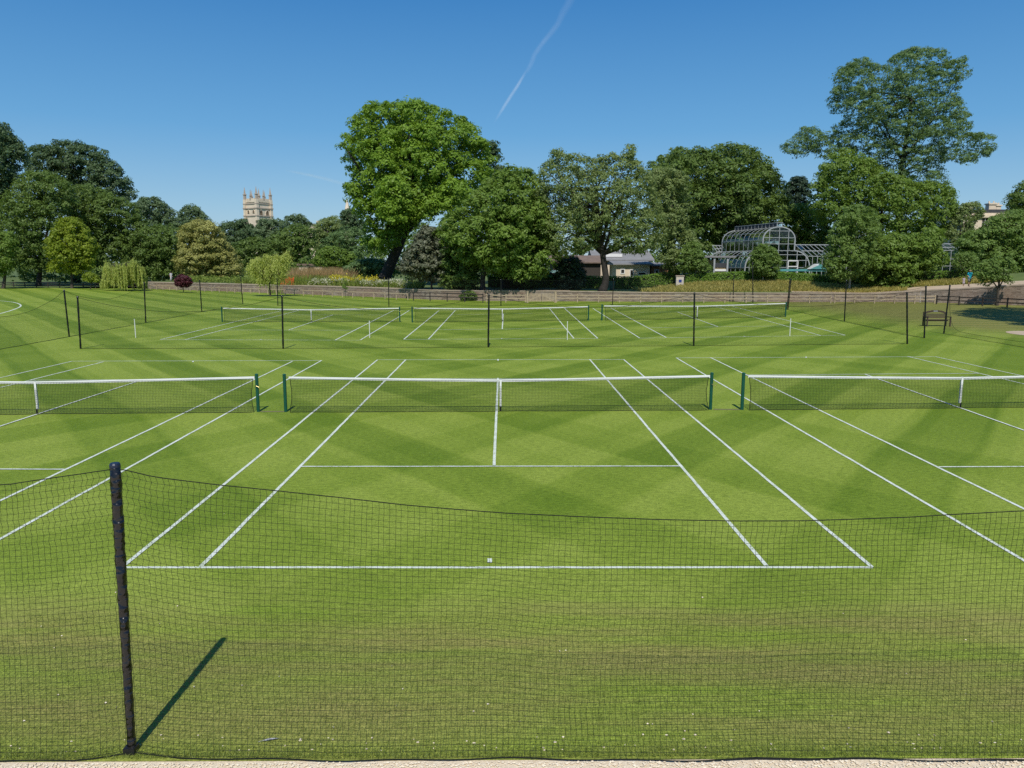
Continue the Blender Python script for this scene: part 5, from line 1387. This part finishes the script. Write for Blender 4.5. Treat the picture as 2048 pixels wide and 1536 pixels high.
# bench
bp = gp(1872, 648); W = 1.72
root = thing('bench', 'dark wooden garden bench with arched back on the dry bank at right', 'bench', bp)
def bx(c, s_): return MB().box((bp[0]+c[0],bp[1]+c[1],c[2]), s_)
m = MB()
for k in range(5): m.box((bp[0],bp[1]-.22+k*.105,.46),(W-.1,.09,.03))
m.build('seat', M['wood_bench'], root)
m = MB()
for z in (.60,.68,.76,.84): m.box((bp[0],bp[1]+.27,z),(W-.14,.025,.055))
V = []
for k in range(21):
    t = k/20; x = bp[0]-W/2+W*t; q = abs(2*t-1); arch = .17*(1-q**2) if q < .72 else .17*(1-.72**2)*(1-(q-.72)/.28)*.6
    zt_ = .96+arch
    V += [(x,bp[1]+.25,zt_-.13),(x,bp[1]+.30,zt_-.13),(x,bp[1]+.30,zt_),(x,bp[1]+.25,zt_)]
m.add(V, [(i*4+k, (i+1)*4+k, (i+1)*4+(k+1)%4, i*4+(k+1)%4) for i in range(20) for k in range(4)])
bk = m.build('backrest', M['wood_bench'], root)
MB().box((bp[0],bp[1]+.244,1.06),(.3,.006,.05)).build('plaque', M['grey_frame'], bk)
for sx in (-1,1):
    bx((sx*(W/2-.04),-.26,.32),(.075,.075,.64)).build('leg', M['wood_bench'], root)
    bx((sx*(W/2-.04),.28,.50),(.075,.075,1.0)).build('leg', M['wood_bench'], root)
    bx((sx*(W/2-.04),.0,.665),(.085,.64,.045)).build('armrest', M['wood_bench'], root)
bx((0,0,.40),(W-.16,.04,.07)).build('rail', M['wood_bench'], root)

# people
def person(label, foot, h, yaw, joints, shirt, trousers, hair, long_hair=False, dress=False):
    root = thing('person', label, 'person', foot)
    k = h/1.75; cy_, sy_ = math.cos(yaw), math.sin(yaw)
    def W3(p): return Vector((foot[0]+(p[0]*cy_-p[1]*sy_)*k, foot[1]+(p[0]*sy_+p[1]*cy_)*k, foot[2]+p[2]*k))
    J = dict(pel=(0,0,.93), chest=(0,-.01,1.28), neck=(0,0,1.50), head=(0,-.02,1.62), top=(0,-.01,1.72),
             hl=(-.10,0,.88), hr=(.10,0,.88), kl=(-.11,-.06,.50), kr=(.11,.05,.50), al=(-.11,-.02,.09), ar=(.11,.14,.10), tl=(-.11,-.17,.035), tr=(.11,-.01,.035),
             sl=(-.19,0,1.43), sr=(.19,0,1.43), el=(-.25,.05,1.15), er=(.25,.02,1.15), wl=(-.26,-.05,.92), wr=(.27,-.08,.92), fl=(-.26,-.08,.82), fr=(.27,-.11,.82))
    J.update(joints)
    names = list(J); E_ = [('pel','chest'),('chest','neck'),('neck','head'),('head','top'),('pel','hl'),('pel','hr'),('hl','kl'),('hr','kr'),('kl','al'),('kr','ar'),('al','tl'),('ar','tr'),('chest','sl'),('chest','sr'),('sl','el'),('sr','er'),('el','wl'),('er','wr'),('wl','fl'),('wr','fr')]
    rad = dict(pel=.145,chest=.155,neck=.058,head=.098,top=.06,hl=.095,hr=.095,kl=.06,kr=.06,al=.045,ar=.045,tl=.04,tr=.04,sl=.065,sr=.065,el=.045,er=.045,wl=.033,wr=.033,fl=.035,fr=.035)
    me = bpy.data.meshes.new('body')
    me.from_pydata([W3(J[n])-Vector(foot) for n in names], [(names.index(a), names.index(b)) for a, b in E_], [])
    o = bpy.data.objects.new('body', me); C.objects.link(o); o.parent = root
    sk = o.modifiers.new('skin','SKIN'); o.modifiers.new('sub','SUBSURF').levels = 1; o.modifiers['sub'].render_levels = 1
    for i, n in enumerate(names): me.skin_vertices[0].data[i].radius = (rad[n]*k, rad[n]*k)
    me.skin_vertices[0].data[0].use_root = True
    me.materials.append(M['skin'])
    def ring_mesh(stations, n=12):   # stations: (centre, rx, ry)
        m = MB(); V = []
        for c, rx_, ry_ in stations:
            for q in range(n):
                a = 2*math.pi*q/n; V.append(W3((c[0]+rx_*math.cos(a), c[1]+ry_*math.sin(a), c[2])))
        m.add([tuple(v) for v in V], [(i*n+q, i*n+(q+1)%n, (i+1)*n+(q+1)%n, (i+1)*n+q) for i in range(len(stations)-1) for q in range(n)])
        return m
    bot = .55 if dress else .84
    m = ring_mesh([((0,0,bot),.24 if dress else .19,.19 if dress else .15),((0,0,1.0),.185,.15),((0,-.01,1.25),.20,.165),((0,0,1.42),.20,.13),((0,0,1.50),.085,.075)])
    for s_ in ('l','r'):
        a, b = np.array(J['s'+s_]), np.array(J['e'+s_])
        m.tube([tuple(W3(lerp(a,b,t))) for t in (-.15,.4,.85)], [.085*k,.075*k,.07*k], 8)
    m.build('dress' if dress else 'shirt', shirt, root, smooth=True)
    if trousers:
        m = ring_mesh([((0,0,.95),.18,.14),((0,0,.80),.195,.155)])
        for s_ in ('l','r'):
            a, b = np.array(J['h'+s_]), np.array(J['k'+s_]); ank = np.array(J['a'+s_])
            if trousers[1]: m.tube([tuple(W3(q)) for q in (a, b, ank)], [.115*k,.085*k,.07*k], 8)
            else: m.tube([tuple(W3(lerp(a,b,t))) for t in (0,.5,.95)], [.12*k,.11*k,.10*k], 8)
        m.build('trousers' if trousers[1] else 'shorts', trousers[0], root, smooth=True)
    hd = np.array(J['head'])
    m = MB(); V = []; F = []
    ns, nr = 12, 6
    for i in range(nr+1):
        ph = math.pi/2*(i/nr)*1.15
        for q in range(ns):
            a = 2*math.pi*q/ns; r_ = .125*math.sin(ph+.02)
            V.append(tuple(W3((hd[0]+r_*math.cos(a), hd[1]+.02+r_*1.05*math.sin(a), hd[2]+.03+.115*math.cos(ph)))))
    m.add(V, [(i*ns+q, i*ns+(q+1)%ns, (i+1)*ns+(q+1)%ns, (i+1)*ns+q) for i in range(nr) for q in range(ns)])
    if long_hair: m.tube([tuple(W3((hd[0],hd[1]+.10,hd[2]+.03))), tuple(W3((hd[0],hd[1]+.12,hd[2]-.15))), tuple(W3((hd[0],hd[1]+.10,hd[2]-.28)))], [.09*k,.085*k,.03*k], 8)
    m.build('hair', hair, root, smooth=True)
    f = MB()
    for sx in (-.035,.035): f.lathe(tuple(W3((hd[0]+sx,hd[1]-.10,hd[2]+.005))), [(.012*k,-.006),(.012*k,.006)], 6)
    f.box(tuple(W3((hd[0],hd[1]-.102,hd[2]-.05))), (.05*k,.01,.01))
    f.build('eyes', M['hair'], root)
    return root
D = 82; yF = D+CY; p = at_y(1936.5,570,yF); zf = hz(571,D)
person('man in a turquoise t shirt and grey shorts walking on the sandy path', (p[0],yF,max(zf, zg(p[0],yF))), 1.78, .25, dict(wl=(-.22,-.12,1.02), fl=(-.20,-.16,.95), el=(-.27,.05,1.18)), M['turq'], (M['shorts'],False), M['hair_fair'])
p = at_y(1925.5,570,yF); 
person('small child in a pale patterned dress walking beside the man', (p[0],yF,max(hz(570.5,D), zg(p[0],yF))), 1.02, .1, dict(wr=(.30,-.02,1.2), er=(.27,.0,1.25), fr=(.32,-.02,1.28)), M['pink_cloth'], None, M['hair_fair'], True, True)
D = 133; yF = D+CY; p = at_y(342,570,yF)
person('woman in pale clothes walking on the garden lawn behind the red tree', (p[0],yF,zg(p[0],yF)), 1.70, 1.1, {}, M['pale_cloth'], (M['pale_cloth'],True), M['hair'], True)
D = 84; yF = D+CY; p = at_y(1983,562,yF)

# ------------------------------------------------------------------ foreground bits
# gravel stones along the path edge
n = 5200
st = MB(); X = rng.uniform(-6.5,7.0,n); Yp = -4.36-rng.exponential(.22,n); Yp = np.where(rng.uniform(0,1,n) < .02, -4.2+rng.uniform(0,.5,n)**2, Yp)
R_ = rng.uniform(.006,.016,n)
ico = np.array([(1,0,0),(-1,0,0),(0,1,0),(0,-1,0),(0,0,1),(0,0,-1)], float)
fc = np.array([(0,2,4),(2,1,4),(1,3,4),(3,0,4),(2,0,5),(1,2,5),(3,1,5),(0,3,5)])
V = (ico[None]*(R_[:,None,None]*rng.uniform(.6,1.3,(n,6,3))*np.array([1,1,.6]))) + np.stack([X,Yp,R_*.35],1)[:,None]
Fq = (fc[None]+(np.arange(n)*6)[:,None,None]).reshape(-1,3)
st.v.append(V.reshape(-1,3)); st.n += n*6; st.f3 = Fq.tolist()
tag(st.build('gravel_stones', M['pebble'], loc=(0,-4.5,0)), kind='stuff')
# longer grass at the net's foot, short blades over the near lawn
L['blade'] = leaf_mat('grass_blade', (0.15,0.21,0.03), (0.27,0.32,0.08), .35)
def foot_pt():
    return (rng.uniform(-5.5,6.0), -4.30+abs(rng.normal(0,.09))*1.0, 0)
tufts('long_grass', 15000, foot_pt, .026, .0026, L['blade'], .7, (0,-4.3,0))
def near_pt(): return (rng.uniform(-5.6,6.0), rng.uniform(-4.3,-1.5), 0)
tufts('grass_blades', 90000, near_pt, .016, .0022, L['blade'], .9, (0,-3,0))
# pale fallen petals and leaf scraps on the near grass
pm = MB()
for i in range(70):
    x, y = rng.uniform(-5.5,6), -4.15+rng.exponential(1.6); r = rng.uniform(.006,.014); a = rng.uniform(0,6.3)
    c, s_ = math.cos(a)*r, math.sin(a)*r
    pm.add([(x+c,y+s_,.012),(x-s_*.6,y+c*.6,.016),(x-c,y-s_,.012),(x+s_*.6,y-c*.6,.008),(x,y,.004)], [(0,1,2,3),(1,0,4),(2,1,4),(3,2,4),(0,3,4)])
tag(pm.build('fallen_petals', M['pebble'], loc=(0,-2,0)), kind='stuff')
# feather
a = gp(520,1489); b = gp(563,1481)
m = MB(); d = (b-a); L_ = np.linalg.norm(d); d /= L_; sd_ = np.array([-d[1],d[0],0])
V = []
for k in range(13):
    t = k/12; w = .013*math.sin(math.pi*min(1,max(0,(t-.2)/.8))**.8) if t > .2 else .002
    c = a+d*L_*t+np.array([0,0,.012+.01*math.sin(t*math.pi)])
    V += [c-sd_*w, c+[0,0,.003], c+sd_*w, c-[0,0,.002]]
m.add(V, [(i*4+k,(i+1)*4+k,(i+1)*4+(k+1)%4,i*4+(k+1)%4) for i in range(12) for k in range(4)])
tag(m.build('feather', M['feather'], loc=a), 'grey and white bird feather lying on the grass inside the near net', 'feather')

# ------------------------------------------------------------------ contrail high in the sky
def contrail_mat():
    m, n, l, p = nodes_of('ice_cloud')
    out = n['Material Output']
    at = n.new('ShaderNodeAttribute'); at.attribute_name = 'wisp'
    lw = n.new('ShaderNodeLayerWeight'); lw.inputs[0].default_value = .5
    g = n.new('ShaderNodeNewGeometry'); t = noise(n, l, .012, 4, .6, g.outputs['Position'])
    f = math_(n, l, 'POWER', math_(n, l, 'SUBTRACT', 1.0, lw.outputs['Facing']), 2.6)
    f = math_(n, l, 'MULTIPLY', math_(n, l, 'MULTIPLY', f, at.outputs['Fac']), math_(n, l, 'MULTIPLY_ADD', t.outputs['Fac'], .7, .1), clamp=True)
    tr = n.new('ShaderNodeBsdfTransparent'); df = n.new('ShaderNodeBsdfDiffuse'); df.inputs[0].default_value = (.8,.8,.8,1)
    ms = n.new('ShaderNodeMixShader'); l.new(f, ms.inputs[0]); l.new(tr.outputs[0], ms.inputs[1]); l.new(df.outputs[0], ms.inputs[2]); l.new(ms.outputs[0], out.inputs['Surface'])
    return m
M['contrail'] = contrail_mat()
def trail(px, Yc):
    k = np.linspace(0, len(px)-1, 120); A = np.array(px); R_ = range(len(px))
    pts = [at_y(np.interp(q,R_,A[:,0]), np.interp(q,R_,A[:,1]), Yc + q*60) for q in k]
    m = MB().tube(pts, [np.interp(q,R_,A[:,2])*1.7*Yc/FPX for q in k], 16, cap=False)
    o = m.build('contrail', M['contrail'], loc=pts[0], smooth=True); tag(o, kind='stuff')
    dn = np.repeat([np.interp(q,R_,A[:,3]) for q in k], 16)
    at = o.data.attributes.new('wisp','FLOAT','POINT'); at.data.foreach_set('value', dn.astype(np.float32))
trail([(985,247,1.5,.02),(992,235,2,.16),(1003,217,2.4,.34),(1018,193,2.6,.42),(1030,175,2.6,.50),(1040,158,2.3,.54),(1047,146,2.3,.42),(1053,139,3.5,.24),(1060,125,4,.18),(1066,108,4,.17),(1080,88,4,.18),(1097,67,4.5,.14),(1112,48,5,.13),(1121,27,6,.13),(1133,7,7,.11),(1145,-18,8,.1),(1160,-50,9,.0)], 5200)
trail([(565,343,1.2,.0),(590,347,1.8,.13),(620,353,2.2,.17),(650,360,2.6,.13),(690,371,3,.10),(720,380,3,.0)], 6400)
print('leaves', NLEAF)
